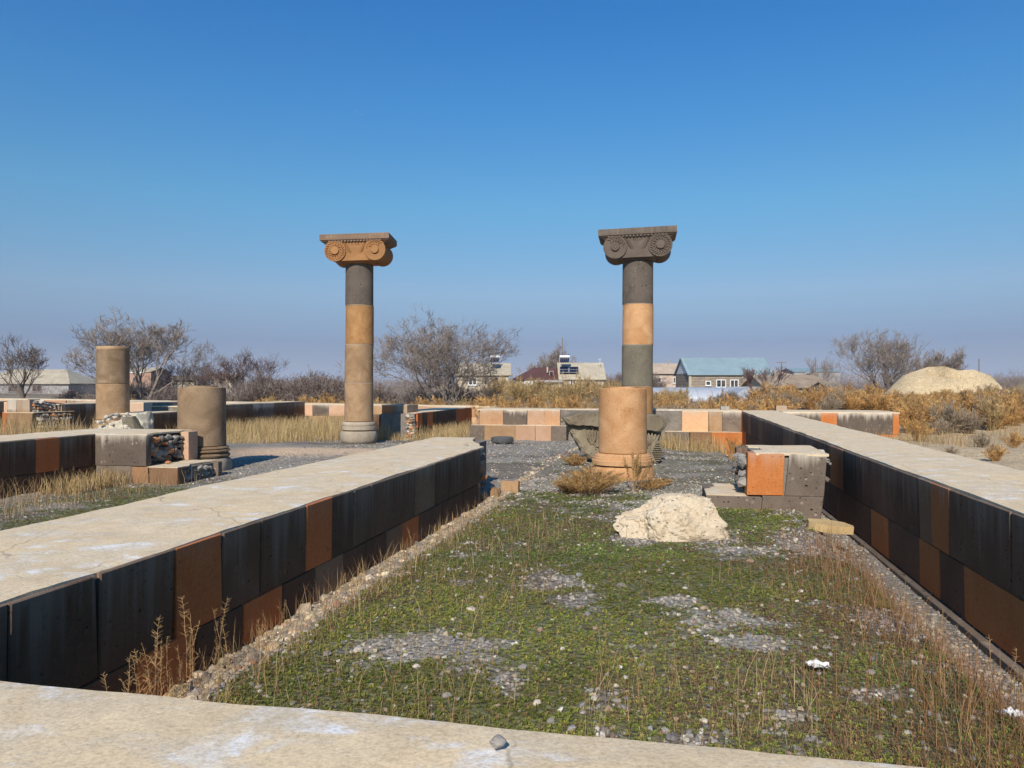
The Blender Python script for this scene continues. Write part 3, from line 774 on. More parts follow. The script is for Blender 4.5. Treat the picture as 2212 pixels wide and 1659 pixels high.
for k in range(44):
    aa = 10.42 + 1.2 * rnd.random(); zz = rnd.uniform(.2, .725); p = W(aa, 1.90 + SH * zz + rnd.uniform(0, .05)); put_rubble(root, rnd.choice(['mortar', 'stone_grey', 'stone_pale'] if zz > .6 else ['stone_dark', 'stone_grey']), p[0], p[1], zz, rnd.uniform(.035, .06))

# --- back cross wall
AB = 26.1
bx = lambda px: b_at(px, AB)
root = wall_root('low_wall', AB, -3, 'patchwork back wall of peach, orange and grey blocks behind the stump')
core_box(root, AB + .1, 27.6, -6.6, 2.3, ZB - .3, 0.77); core_box(root, AB - .27, AB + .4, bx(1022), bx(1226), ZB - .3, 0.21)
coping(root, AB, 27.7, -6.62, -3.68, 0.80, along='b'); coping(root, AB + .45, 27.7, -3.68, 0.40, 0.802, along='b'); coping(root, AB, 27.7, 0.40, 2.305, 0.80, along='b')
course(root, ('F', AB), 0.25, 0.772, [(bx(p0), bx(p1), m) for p0, p1, m in [(1036, 1087, 'peach'), (1087, 1139, 'grey'), (1139, 1177, 'pink'), (1177, 1210, 'peach')]])
course(root, ('F', AB - .3), ZB - .3, 0.25, [(bx(p0) - .02, bx(p1) - .02, m) for p0, p1, m in [(1019.5, 1051.5, 'grey'), (1051.5, 1118, 'tan'), (1118, 1161, 'pink'), (1161, 1194.5, 'pink'), (1194.5, 1228, 'grey')]])
course(root, ('F', AB + .45), 0.25, 0.772, [], (-3.68, 0.40), pal=['pink', 'peach', 'tan']); course(root, ('F', AB + .45), ZB - .3, 0.25, [], (-3.68, 0.4), pal=['pink', 'peach', 'tan'])
course(root, ('F', AB), 0.10, 0.772, [(0.40, bx(1530), 'peach'), (bx(1530), bx(1560), 'tan'), (bx(1560), 2.3, 'grey')])
course(root, ('F', AB - .3), ZB - .4, 0.10, [(bx(1437), bx(1490), 'grey'), (bx(1490), bx(1536), 'brown'), (bx(1536), 2.3, 'orange')])
coping(root, AB - .29, AB + .1, bx(1022), bx(1228), 0.262, along='b', skirt=0.012); coping(root, AB - .29, AB + .1, bx(1437), 2.29, 0.11, along='b', skirt=0.012)
for k in range(14):
    p = W(AB + .25 + rnd.uniform(-.1, .1), -3.64 + rnd.uniform(0, .12)); put_rubble(root, rnd.choice(KMIX), p[0], p[1], 0.3 + 0.033 * k, .08)
for k in range(8):
    p = W(AB + .3, 0.36 - rnd.uniform(0, .1)); put_rubble(root, rnd.choice(KMIX), p[0], p[1], 0.2 + 0.06 * k, .07)

root = wall_root('low_wall', 25.3, 5.2, 'end of the back wall beyond the right wall, streaked with white drips')
core_box(root, 25.3, 27.4, 3.46, 6.85, ZB, 0.77)
coping(root, 25.3, 27.6, 3.47, 6.87, 0.80, along='b')
bx = lambda px: b_at(px, 25.3)
course(root, ('F', 25.3), 0.12, 0.772, [(3.5, bx(1773), 'grey'), (bx(1773), bx(1808), 'orange'), (bx(1808), bx(1928), 'grey'), (bx(1928), 6.85, 'orange')])
course(root, ('F', 25.3), ZB, 0.12, [(3.5, bx(1800), 'grey'), (bx(1800), bx(1876), 'grey'), (bx(1876), 6.85, 'orange')])
course(root, ('R', 6.86), ZB, 0.772, [], (25.5, 27.4), pal=['orange', 'tan'])
p = W(26.2, 3.0)
mb = MB(); q0 = b_at(1675, 26.6); q1 = b_at(1698, 26.6)
mb.prism([fp(26.4, q0, .79), fp(26.4, q1, .79), fp(26.8, q1, .79), fp(26.8, q0, .79)], (0, 0, 0.17))
o = mb.build('stone_block', M['tan']); tag(o, 'small loose tan block lying on top of the back wall corner', 'stone'); 
mb = MB(); q0 = b_at(1556, 26.6); q1 = b_at(1574, 26.6)
mb.prism([fp(26.3, q0, .80), fp(26.3, q1, .80), fp(26.7, q1, .80), fp(26.7, q0, .80)], (0, 0, 0.13))
o = mb.build('stone_block', M['mortar']); tag(o, 'broken pale block on the back wall left of the right wall end', 'stone')

# --- middle wall with a pier beside the left column
root = wall_root('low_wall', 25.5, -9, 'short dark and red block wall with tan pier, right of the left column')
core_box(root, 25.3, 32.9, -9.9, -8.6, ZB, 0.64); core_box(root, 25.6, 26.8, -9.94, -9.02, ZB, 0.92, 0.04)
coping(root, 26.8, 32.95, -9.9, -8.6, 0.67); coping(root, 25.3, 26.8, -9.0, -8.6, 0.672, start=lambda t: rnd.uniform(0, .3)); coping(root, 25.6, 26.8, -9.94, -9.0, 0.945, along='b')
ax = lambda px: a_at(px, -8.6)
course(root, ('R', -8.6), 0.15, 0.657, [(25.5, ax(912), 'rust'), (ax(912), ax(923), 'dark'), (ax(923), ax(935), 'rust'), (ax(935), ax(965), 'dark'), (ax(965), ax(985), 'dark'), (ax(985), ax(1004), 'rust'), (ax(1004), 32.9, 'orange')], lean=LEAN)
course(root, ('R', -8.6), ZB, 0.15, [], (25.5, 32.9), pal=['dark', 'brown', 'rust'], lean=LEAN)
course(root, ('F', 25.6), 0.2, 0.932, [(-9.94, -9.5, 'rust'), (-9.5, -9.0, 'tan')]); course(root, ('F', 25.53), ZB, 0.2, [(-10.4, -9.5, 'dark'), (-9.5, -8.93, 'grey')])
block(root, ('F', 25.55), -10.4, -9.95, 0.2, 0.6, 'dark'); course(root, ('R', -9.0), 0.67, 0.932, [], (25.6, 26.8), pal=['tan', 'brown'])
rubble_face(root, [fp(25.36, -8.95, -.3), fp(25.34, -8.65, -.3), fp(25.34, -8.65, .62), fp(25.36, -8.95, .62)], 26, 0.11, ['stone_orange', 'stone_pale', 'mortar', 'stone_dark'], 8)

# --- rear left walls
root = wall_root('low_wall', 33, -16, 'long pale wall running along the back left behind the columns')
core_box(root, 33.03, 34.2, -34, -7.6, ZB, 0.66)
coping(root, 33, 34.3, -34, -7.55, 0.98, 0.70, along='b', skirt=0.04)
z_at = lambda b: 0.98 + (0.70 - 0.98) * (b + 34) / 26.45
bb = -34.0
while bb < -7.7:
    w_ = min(rnd.uniform(.7, 1.3), -7.6 - bb); zt = min(z_at(bb), z_at(bb + w_)) - .035
    block(root, ('F', 33), bb, bb + w_, 0.22, zt, rnd.choice(['pink', 'pink', 'tan', 'grey', 'brown', 'orange'])); bb += w_
course(root, ('F', 33), ZB, 0.22, [], (-34, -7.6), pal=['tan', 'grey', 'pink'])

root = wall_root('low_wall', 24, -17, 'dark faced wall behind the left stump with lower broken end')
core_box(root, 24.0, 33, -17.9, -16.6, ZB, 0.87); core_box(root, 24.05, 27, -18.9, -17.8, ZB, 1.0); core_box(root, 21.6, 24.2, -17.9, -16.62, ZB, 0.70)
coping(root, 24.0, 33, -17.9, -16.6, 0.90); coping(root, 24.0, 27, -18.9, -17.9, 1.03, along='a'); coping(root, 21.5, 24.0, -17.9, -16.6, 0.73, start=lambda t: 0)
course(root, ('R', -16.6), 0.28, 0.872, [], (24.0, 33), pal=['dark', 'dark', 'grey', 'dark', 'brown'], lean=LEAN); course(root, ('R', -16.6), ZB, 0.28, [], (24.0, 33), pal=['dark'], lean=LEAN)
course(root, ('R', -16.6), ZB, 0.70, [], (21.6, 24.0), pal=['dark'], lean=LEAN)
course(root, ('F', 24.0), 0.28, 1.0, [(-18.9, -18.2, 'pink'), (-18.2, -17.9, 'grey')]); course(root, ('F', 24.0), ZB, 0.28, [(-18.9, -17.9, 'tan')])
course(root, ('F', 21.5), 0.15, 0.70, [(-17.9, -17.3, 'brown'), (-17.3, -16.95, 'dark'), (-16.95, -16.6, 'grey')]); course(root, ('F', 21.5), ZB, 0.15, [(-17.9, -16.95, 'dark'), (-16.95, -16.6, 'orange')])

root = wall_root('low_wall', 24.7, -24, 'stepped pier with tan and orange blocks at the far left edge')
bx = lambda px: b_at(px, 24.7)
core_box(root, 24.72, 27, -24.6, -23.62, ZB, 1.08, zs=(1.08, 0.85)); core_box(root, 24.6, 27.0, -24.8, -23.37, ZB, 0.57)
core_box(root, 25.9, 33, -24.6, -23.4, ZB, .86); core_box(root, 14, 24.7, -26, -24.7, ZB, 1.0)
coping(root, 25.9, 33, -24.6, -23.4, 0.90); coping(root, 14, 24.9, -26, -24.75, 1.04); coping(root, 24.7, 25.3, -24.65, -23.7, 1.115, along='b')
coping(root, 24.55, 26.6, -24.85, -23.3, 0.61, along='b', skirt=.02)
course(root, ('F', 24.7), 0.6, 1.085, [(bx(15), bx(36), 'grey'), (bx(36), bx(64), 'tan')]); course(root, ('F', 24.55), ZB, 0.6, [(bx(8), bx(22), 'orange'), (bx(22), bx(76), 'tan')])
course(root, ('R', -23.4), ZB, 0.87, [(26.0, 26.2, 'tan')], (26.2, 33), pal=['dark', 'dark', 'brown'], lean=LEAN); course(root, ('R', -24.7), ZB, 1.0, [], (14, 24.5), pal=['dark'], lean=LEAN)
rubble_face(root, [fp(24.85, -23.6, .62), fp(25.9, -23.58, .62), fp(25.9, -23.58, .87), fp(24.85, -23.6, 1.05)], 40, 0.11, KPALE, 9)
rubble_face(root, [fp(24.8, -23.33, .0), fp(26.4, -23.33, .0), fp(26.4, -23.33, .55), fp(24.8, -23.33, .55)], 44, 0.12, KPALE, 10)
# ------------------------------------------------------------------ columns
def lathe_part(name, prof, mat, parent, n=56, wob=None, smooth=45):
    mb = MB(); mb.lathe(prof, n, wob=wob)
    o = mb.build(name, M[mat], parent, world=False)
    fix_normals(o.data); smooth_by_angle(o, smooth)
    return o
def drum_prof(r0, r1, z0, z1, bev=0.016):
    return [(r0 - bev, z0 + .002), (r0, z0 + bev), (r0 + (r1 - r0) * .5, (z0 + z1) / 2), (r1, z1 - bev), (r1 - bev, z1 - .002)]
def torus_prof(r_in, bulge, z0, z1, k=8):
    return [(r_in, z0 + .003)] + [(r_in + bulge * math.sin(math.pi * i / k), z0 + (z1 - z0) * (0.5 - 0.5 * math.cos(math.pi * i / k))) for i in range(1, k)] + [(r_in, z1 - .003)]
def wobf(seed, amp):
    r = random.Random(seed); ph = [r.uniform(0, 6.28) for _ in range(6)]
    return lambda t, z: amp * (math.sin(2 * t + ph[0]) + .7 * math.sin(5 * t + ph[1] + z * 3) + .6 * math.sin(9 * t + ph[2] - z * 9) + .5 * math.sin(17 * t + ph[3] + z * 14))

def capital(parent, mat, z0, hx, h, hd, rot, tilt, carve, r_neck):
    """volute capital; carve = (left, right): 'full' or 'arc' leaf carving on each scroll"""
    c = bpy.data.objects.new('capital', None); c.empty_display_size = .2
    link(c, parent); c.location = (0, 0, z0); c.rotation_euler = (0, tilt, rot)
    k = h / 0.98
    mb = MB()                                           # neck and the plain body between the scrolls
    mb.lathe([(r_neck, 0.0), (r_neck + .01, .03), (r_neck + .035, .07), (r_neck + .03, .12 * k)], 48)
    o = mb.build('neck', M[mat], c, world=False); smooth_by_angle(o, 50)
    prof = [(-.50, .07), (.50, .07), (.56, .16), (.52, .3), (.50, .5), (.52, .70), (.0, .72), (-.52, .70), (-.50, .5), (-.52, .3), (-.56, .16)]
    mb = MB(); mb.prism([(x * hx / 1.1, -hd + .05, z * k) for x, z in prof], (0, 2 * hd - .1, 0))
    o = mb.build('body', M[mat], c, world=False); fix_normals(o.data)
    # carved fronds between the scrolls
    def leafmesh(mb, x, z, ang, ln, wd, y, th=.018):
        ca, sa = math.cos(ang), math.sin(ang)
        P = lambda u, v, d: (x + ca * u - sa * v, y - d, z + sa * u + ca * v)
        mb.add([P(-ln / 2, 0, -.004), P(0, wd / 2, -.004), P(ln / 2, 0, -.004), P(0, -wd / 2, -.004), P(-ln * .18, 0, th), P(ln * .22, 0, th)],
               [(0, 4, 1), (1, 4, 5), (1, 5, 2), (2, 5, 3), (3, 5, 4), (3, 4, 0)])
    mb = MB()
    for s in (-1, 1):
        for i in range(9):
            t = i / 8
            xx = s * (.30 - .14 * t); zz = (.66 - .30 * t) * k
            leafmesh(mb, xx + s * .035, zz, s * math.radians(28) + (0 if s > 0 else math.pi), .10, .026, -hd + .05)
            leafmesh(mb, xx - s * .03, zz - .01, s * math.radians(118) + (0 if s > 0 else math.pi), .08, .024, -hd + .05)
    for i in range(5):
        leafmesh(mb, (i - 2) * .055, .63 * k, math.radians(90 + (2 - i) * 22), .13, .03, -hd + .05)
    mb.build('carved_fronds', M[mat], c, world=False)
    rv = .375 * k; cz = .42 * k; cx = .63 * hx / 1.1
    for s, style in ((-1, carve[0]), (1, carve[1])):
        mb = MB(); n = 40; ys = [(-hd, .985), (-hd + .015, 1.0), (-hd * .5, .93), (0, .88), (hd * .5, .93), (hd - .015, 1.0), (hd, .985)]
        base = len(mb.v)
        for y, f in ys:
            for q in range(n):
                t = 2 * math.pi * q / n; mb.v.append((s * cx + rv * f * math.cos(t), y, cz + rv * f * math.sin(t)))
        for i in range(len(ys) - 1):
            for q in range(n):
                a = base + i * n + q; b = base + i * n + (q + 1) % n; mb.f.append((a, a + n, b + n, b))
        mb.f.append(tuple(base + q for q in range(n))); mb.f.append(tuple(base + (len(ys) - 1) * n + q for q in range(n))[::-1])
        v = mb.build('volute', M[mat], c, world=False); fix_normals(v.data); smooth_by_angle(v, 35)
        mb = MB()                                        # eye and leaf rings
        for face in (-1, 1):
            yy = face * hd
            b2 = MB(); b2.lathe([(.125, -.01), (.125, .035), (.115, .05), (.0001, .055)], 22, cap=False)
            mb.add([(s * cx + x, yy + face * z, cz + y) for x, y, z in b2.v], b2.f)
        for r_, m_, ln, tw in ((.292 * k, 22, .135, .85), (.195 * k, 15, .11, -.95)):
            for q in range(m_):
                t = 2 * math.pi * q / m_
                if style == 'arc' and not (math.radians(35) < t < math.radians(165)): continue
                if s < 0: tt = math.pi - t
                else: tt = t
                leafmesh(mb, s * cx + r_ * math.cos(tt), cz + r_ * math.sin(tt), tt + math.pi / 2 + tw * s, ln * 1.1, .040, -hd, .030)
        mb.build('scroll_carving', M[mat], c, world=False)
        fix_normals(mb_last().data)
    # abacus: cavetto and slab
    rings = [(.60, .84, .80), (.66, .90, .84), (.715, 1.0, .90), (.745, 1.06, .96), (.775, 1.075, .985), (.785, 1.10, 1.02), (.975, 1.10, 1.02), (.985, 1.09, 1.01)]
    mb = MB()
    for z, x, y in rings:
        X = x * hx / 1.1; Y = y * hd * 1.04
        for sx, sy in ((-1, -1), (1, -1), (1, 1), (-1, 1)): mb.v.append((sx * X, sy * Y, z * k))
    for i in range(len(rings) - 1):
        for q in range(4):
            a = i * 4 + q; b = i * 4 + (q + 1) % 4; mb.f.append((a, b, b + 4, a + 4))
    mb.f.append((3, 2, 1, 0)); nl = (len(rings) - 1) * 4; mb.f.append((nl, nl + 1, nl + 2, nl + 3))
    o = mb.build('abacus', M['cap_abacus' if mat == 'cap_orange' else mat], c, world=False); fix_normals(o.data)
    mb = MB()
    for i in range(17):                                 # egg row below the slab
        x = (-.80 + i * .1) * hx / 1.1
        b2 = MB(); b2.lathe([(.038, -.012), (.032, .003), (.016, .007), (.0001, .008)], 12, cap=False)
        mb.add([(x + p, -hd * 1.0 - q2 - .012, .742 * k + q * .8) for p, q, q2 in b2.v], b2.f)
    for i in range(15):                                 # worn dentil relief along the slab
        x = (-.85 + i * .112) * hx / 1.1; w_ = rnd.uniform(.03, .05)
        mb.box(x - w_, x + w_, -hd * 1.061 - rnd.uniform(.000, .004), -hd * 1.0, (.83 + rnd.uniform(0, .02)) * k, (.93 + rnd.uniform(-.02, .02)) * k)
    mb.build('abacus_carving', M['cap_abacus' if mat == 'cap_orange' else mat], c, world=False)
    return c
def mb_last(): return COL.objects[-1]

def column_root(px, D, label, z=None, cat='column', name='stone_column'):
    x = PX(px, D)
    r = empty(name, (x, D, z if z is not None else float(zg(x, D))))
    return tag(r, label, cat)

def joints(root, zs, r_):
    for z in zs: lathe_part('mortar_joint', [(r_ - .02, z - .011), (r_ - .004, z - .008), (r_ - .004, z + .008), (r_ - .02, z + .011)], 'base_stone', root, 40)
# left tall column
r = column_root(775, 24.2, 'tall column of tan and grey drums with orange volute capital, left of centre', -0.06)
r.rotation_euler = (0, math.radians(.35), 0)
lathe_part('base', torus_prof(.50, .075, -.12, .26) , 'base_stone', r, wob=wobf(1, .012))
lathe_part('base_moulding', [(.50, .27), (.535, .30), (.535, .40), (.50, .41), (.515, .43), (.515, .50), (.48, .545)], 'base_stone', r, wob=wobf(2, .010))
for z0, z1, mt in [(.55, 1.76, 'col_tan'), (1.76, 2.96, 'col_tan'), (2.96, 4.18, 'col_orange'), (4.18, 5.46, 'col_dark')]:
    o = lathe_part('drum', drum_prof(.452 - .004 * z0, .452 - .004 * z1, z0, z1), mt, r, wob=wobf(int(z0 * 10), .0022)); o.location = (rnd.uniform(-.008, .008), rnd.uniform(-.008, .008), 0)
joints(r, (1.76, 2.96, 4.18), .445)
capital(r, 'cap_orange', 5.46, 1.07, .87, .66, math.radians(-1.5), math.radians(-2.0), ('full', 'arc'), .425)

# right tall column
r = column_root(1376, 22.3, 'tall column banded grey, orange and dark with dark volute capital, right of centre', -0.08)
r.rotation_euler = (0, math.radians(.35), 0)
lathe_part('base', torus_prof(.50, .075, -.12, .24), 'base_stone', r, wob=wobf(3, .012))
lathe_part('base_moulding', [(.50, .25), (.535, .28), (.535, .36), (.50, .37), (.515, .39), (.48, .45)], 'base_stone', r, wob=wobf(4, .010))
for z0, z1, mt in [(.46, 1.67, 'col_orange'), (1.67, 2.86, 'col_grey'), (2.86, 4.04, 'col_peach'), (4.04, 5.27, 'col_dark')]:
    o = lathe_part('drum', drum_prof(.455 - .003 * z0, .455 - .003 * z1, z0, z1), mt, r, wob=wobf(int(z0 * 10) + 3, .0022)); o.location = (rnd.uniform(-.008, .008), rnd.uniform(-.008, .008), 0)
joints(r, (1.67, 2.86, 4.04), .446)
capital(r, 'cap_dark', 5.27, 1.10, .88, .62, math.radians(-9.5), math.radians(-1.7), ('arc', 'full'), .43)

# stumps
r = column_root(436.5, 15.65, 'thick brown column stump on worn moulded base, beside the left pier', 0.0, 'column stump', 'column_stump')
lathe_part('base', torus_prof(.50, .085, -.25, .155), 'base_stone', r, wob=wobf(5, .016))
lathe_part('base_moulding', [(.48, .15), (.535, .17), (.55, .205), (.52, .235), (.49, .25), (.545, .285), (.54, .305), (.50, .325), (.52, .345), (.50, .375), (.47, .385)], 'col_brown', r, wob=wobf(6, .012))
lathe_part('drum', drum_prof(.468, .458, .385, 1.58, .018), 'col_brown', r)
lathe_part('dowel_bed', [(.30, 1.57), (.29, 1.605), (.27, 1.607)], 'col_brown', r, 30)
r = column_root(1345, 13.35, 'peach column stump on moulded base with dry weeds in front', -0.07, 'column stump', 'column_stump')
lathe_part('base', torus_prof(.455, .10, -.20, .315), 'col_peach', r, wob=wobf(7, .004))
lathe_part('base_moulding', [(.47, .322), (.53, .326), (.535, .40), (.51, .41), (.51, .445), (.49, .455), (.49, .475), (.455, .49), (.43, .515)], 'col_peach', r, wob=wobf(8, .003))
lathe_part('drum', drum_prof(.418, .412, .515, 1.635, .015), 'col_peach', r)
lathe_part('dowel_bed', [(.265, 1.63), (.262, 1.658), (.25, 1.66)], 'col_peach', r, 30)
r = column_root(244, 25.0, 'slim tan column stump standing behind the pale stone heap at far left', -0.1, 'column stump', 'column_stump')
lathe_part('base', torus_prof(.54, .08, -.1, .30), 'base_stone', r, wob=wobf(9, .012))
lathe_part('base_moulding', [(.53, .30), (.58, .34), (.56, .45), (.53, .5), (.55, .55), (.5, .62)], 'col_tan', r, wob=wobf(10, .01))
lathe_part('drum', drum_prof(.497, .492, .62, 1.78), 'col_tan', r); lathe_part('drum', drum_prof(.492, .488, 1.78, 2.86), 'col_brown', r)
lathe_part('drum_rim', [(.488, 2.862), (.493, 2.88), (.490, 2.965), (.47, 2.985)], 'col_tan', r)

# ------------------------------------------------------------------ rough stones: displaced spheres
import bmesh
def rough_stone(name, mat, loc, size, seed, sub=4, rough=.25, freq=2.2, cuts=6, rz=0.0, fine=.06, zprof=None):
    bm = bmesh.new(); bmesh.ops.create_icosphere(bm, subdivisions=sub, radius=1.0)
    V = np.array([v.co[:] for v in bm.verts])
    r = np.random.RandomState(seed)
    for k in range(cuts):                                # broken planes
        d = r.normal(size=3); d /= np.linalg.norm(d); h = r.uniform(.5, .82)
        s = V @ d; V = np.where((s > h)[:, None], V - np.outer(s - h, d) * .9, V)
    def n3(P, f, sd):
        return (vnoise(P[:, 0] * f + P[:, 2] * f * .5, P[:, 1] * f + 3, sd) + vnoise(P[:, 1] * f - 7, P[:, 2] * f + P[:, 0] * f * .4, sd + 1) + vnoise(P[:, 2] * f + 5, P[:, 0] * f - P[:, 1] * .3 * f, sd + 2)) / 3 - .5
    nrm = V / np.linalg.norm(V, axis=1)[:, None]
    disp = n3(V, freq, seed) * rough * 2 + n3(V, freq * 2.6, seed + 5) * rough * .9 + n3(V, freq * 7, seed + 9) * fine * 2 + n3(V, freq * 15, seed + 13) * fine
    V = V + nrm * disp[:, None]
    V = V * np.array(size)
    if zprof is not None:
        V[:, 2] = np.where(V[:, 2] > 0, .40 * np.tanh(V[:, 2] / .40), V[:, 2])
        V[:, 2] = np.where(V[:, 2] > 0, V[:, 2] * np.interp(V[:, 0] / size[0], *zprof), V[:, 2])
    for v, p in zip(bm.verts, V): v.co = p
    me = bpy.data.meshes.new(name); bm.to_mesh(me); bm.free()
    o = obj(name, me, M[mat], None, loc, rz)
    return o
def on(x, y, dz=0.0): return (x, y, float(zg(x, y)) + dz)

D = 8.15
o = rough_stone('boulder', 'boulder', on(PX(1466, D), D + .15, .09), (.74, .52, .60), 35, 6, .24, 2.1, 30, .05, .07, zprof=([-1.1, -.8, -.55, -.3, -.1, .2, .5, .75, .95, 1.1], [.75, .8, .9, 1.08, 1.22, 1.12, 1.15, 1.1, .95, .8]))
tag(o, 'big cream boulder with broken faces lying on gravel in the grass', 'boulder')
o = rough_stone('stone', 'stone_grey', (PX(1072, 1.80), 1.80, .768), (.023, .018, .015), 41, 3, .2, 1.5, 4)
tag(o, 'small grey brown stone lying on the broad wall top in front', 'stone')
# flat sawn slab by the right wall
mb = MB(); D = 8.62
cx0 = PX(1792, D); z0 = -.03
pts = [(-.235, .02), (-.20, .16), (.02, .20), (.20, .12), (.245, -.02), (.22, -.10), (-.06, -.13), (-.19, -.06)]
mb.prism([(cx0 + x, D + y, z0 + .01) for x, y in pts], (0, 0, .085))
o = mb.build('stone_slab', M['stone_tan']); fix_normals(o.data); tag(o, 'flat tan sawn slab lying at the foot of the right wall', 'stone slab')
o.rotation_euler = (math.radians(4), math.radians(5), 0)
# pale rubble heap with a grey slab
r = empty('stone_heap', on(PX(278, 17.6), 17.6)); tag(r, 'heap of pale lime rubble with grey slab, beneath the slim stump at left', 'stone heap')
hx, hy, hz = r.location
o = rough_stone('heap_body', 'heap', (0, 0, .45), (.62, .5, .66), 51, 4, .3, 2.0, 3, 0, .12); o.parent = r
mb = MB(); mb.prism([(.05, -.42, .95), (.30, -.45, .98), (.78, -.2, .10), (.55, -.5, .0), (.2, -.55, .35)], (0.05, .28, .02))
o = mb.build('slab', M['col_grey'], r, world=False); fix_normals(o.data)
for k in range(60):
    t = rnd.uniform(0, 6.28); rr = rnd.random() ** .5
    x, y = .62 * rr * math.cos(t) - .1, .48 * rr * math.sin(t) - .12; z = .45 + .62 * math.sqrt(max(0, 1 - rr * rr)) * rnd.uniform(.85, 1.05)
    put_rubble(r, rnd.choice(['stone_pale', 'stone_pale', 'mortar']), hx + x, hy + y, hz + z * .98, rnd.uniform(.04, .08))

# fallen capital behind the peach stump
D0 = 16.4
r = empty('fallen_capital', on(PX(1330, D0), D0)); tag(r, 'weathered broken capital lying on its side behind the peach stump', 'capital')
def out_prism(name, pts, y0, y1, mat, jit=0.0, bevel=.04):
    P2 = [(PX(x, D0) - r.location.x, PZ(y, D0) - r.location.z) for x, y in pts]
    # resample the outline
    res = []
    for (x0, z0), (x1, z1) in zip(P2, P2[1:] + P2[:1]):
        n = max(1, int(math.hypot(x1 - x0, z1 - z0) / .06))
        for k in range(n):
            t = k / n; res.append((x0 + (x1 - x0) * t + rnd.uniform(-jit, jit), z0 + (z1 - z0) * t + rnd.uniform(-jit, jit)))
    n = len(res); cxm = sum(p[0] for p in res) / n; czm = sum(p[1] for p in res) / n
    mb = MB(); lay = [(y0, 1 - bevel * 2), (y0 + bevel, 1.0), (y0 * .5 + y1 * .5, 1.01), (y1 - bevel, 1.0), (y1, 1 - bevel * 2)]
    for y, f in lay:
        for x, z in res: mb.v.append((cxm + (x - cxm) * f + rnd.uniform(-jit, jit) * .5, y + rnd.uniform(-jit, jit) * .6, czm + (z - czm) * f))
    for i in range(len(lay) - 1):
        for q in range(n):
            a = i * n + q; b = i * n + (q + 1) % n; mb.f.append((a, b, b + n, a + n))
    mb.f.append(tuple(range(n))); mb.f.append(tuple(range((len(lay) - 1) * n, len(lay) * n))[::-1])
    o = mb.build(name, M[mat], r, world=False); fix_normals(o.data)
    bm = bmesh.new(); bm.from_mesh(o.data); bmesh.ops.triangulate(bm, faces=[f for f in bm.faces if len(f.verts) > 4]); bm.to_mesh(o.data); bm.free()
    return o
out_prism('slab', [(1212, 900), (1232, 896), (1250, 890), (1421, 896), (1431, 904), (1429, 921), (1422, 930), (1330, 922), (1232, 916), (1220, 911)], -.50, .55, 'old_capital', .012)
out_prism('bell', [(1222, 912), (1300, 917), (1422, 926), (1421, 956), (1416, 990), (1380, 1000), (1300, 998), (1274, 990), (1252, 974), (1247, 956), (1230, 931)], -.36, .50, 'old_capital', .016)
mb = MB()
for i in range(15):                                      # scallop row
    px_ = 1240 + i * 12; x = PX(px_, D0) - r.location.x; z = PZ(918 + (px_ - 1240) * .025, D0) - r.location.z
    b2 = MB(); b2.lathe([(.052, -.02), (.045, .02), (.02, .035), (.0001, .038)], 14, cap=False)
    mb.add([(x + p, -.37 - c_, z + q) for p, q, c_ in b2.v], b2.f)
mb.build('scallops', M['old_capital'], r, world=False)
for cxp, czp, r0, a0, a1 in ((1275, 965, .42, 20, 110), (1400, 965, .36, 60, 170)):   # fans of leaves
    mb = MB()
    for i in range(9):
        t = math.radians(a0 + (a1 - a0) * i / 8); x0 = PX(cxp, D0) - r.location.x; zz = PZ(czp, D0) - r.location.z
        p0 = Vector((x0 + .08 * math.cos(t), -.37, zz + .08 * math.sin(t))); p1 = Vector((x0 + r0 * .6 * math.cos(t), -.42, zz + r0 * .6 * math.sin(t))); p2 = Vector((x0 + r0 * math.cos(t), -.38, zz + r0 * math.sin(t)))
        mb.tube([p0, p1, p2], [.012, .034, .008], 6)
    o = mb.build('leaf_carving', M['old_capital'], r, world=False); smooth_by_angle(o, 60)
mb = MB(); zc = PZ(972, D0) - r.location.z; xc = PX(1410, D0) - r.location.x
b2 = MB(); b2.lathe([(.20, -.42), (.215, -.40), (.19, -.1), (.215, .25), (.2, .27)], 26)
mb.add([(xc + x * .62, y0_z, zc + y * 1.15) for x, y, y0_z in b2.v], b2.f)
o = mb.build('volute', M['old_capital'], r, world=False); fix_normals(o.data); smooth_by_angle(o, 40)
mb = MB()
for i in range(9): mb.box(xc - .10 + .02 * abs(i - 4), xc + .12 - .015 * abs(i - 4), -.455, -.42, zc - .19 + i * .045, zc - .17 + i * .045)
mb.build('volute_ribs', M['old_capital'], r, world=False)

# tyre and the gravel filled ring below it
D = 24.0; x = PX(1085, D); z0 = float(zg(x, D))
mb = MB(); n = 40; m_ = 12
for i in range(n):
    t = 2 * math.pi * i / n
    for k in range(m_):
        u = 2 * math.pi * k / m_; ex = .5
        rr = .255 + .085 * math.copysign(abs(math.cos(u)) ** ex, math.cos(u)); zz = .10 + .095 * math.copysign(abs(math.sin(u)) ** ex, math.sin(u))
        mb.v.append((x + rr * math.cos(t), D + rr * math.sin(t), z0 + .03 + zz))
for i in range(n):
    for k in range(m_):
        a = i * m_ + k; b = i * m_ + (k + 1) % m_; c2 = ((i + 1) % n) * m_ + k; d2 = ((i + 1) % n) * m_ + (k + 1) % m_
        mb.f.append((a, c2, d2, b))
r = empty('tyre', (x, D, z0)); tag(r, 'old dusty black tyre lying flat before the patchwork back wall', 'tyre')
o = mb.build('carcass', M['rubber'], r); fix_normals(o.data); smooth_by_angle(o, 50)
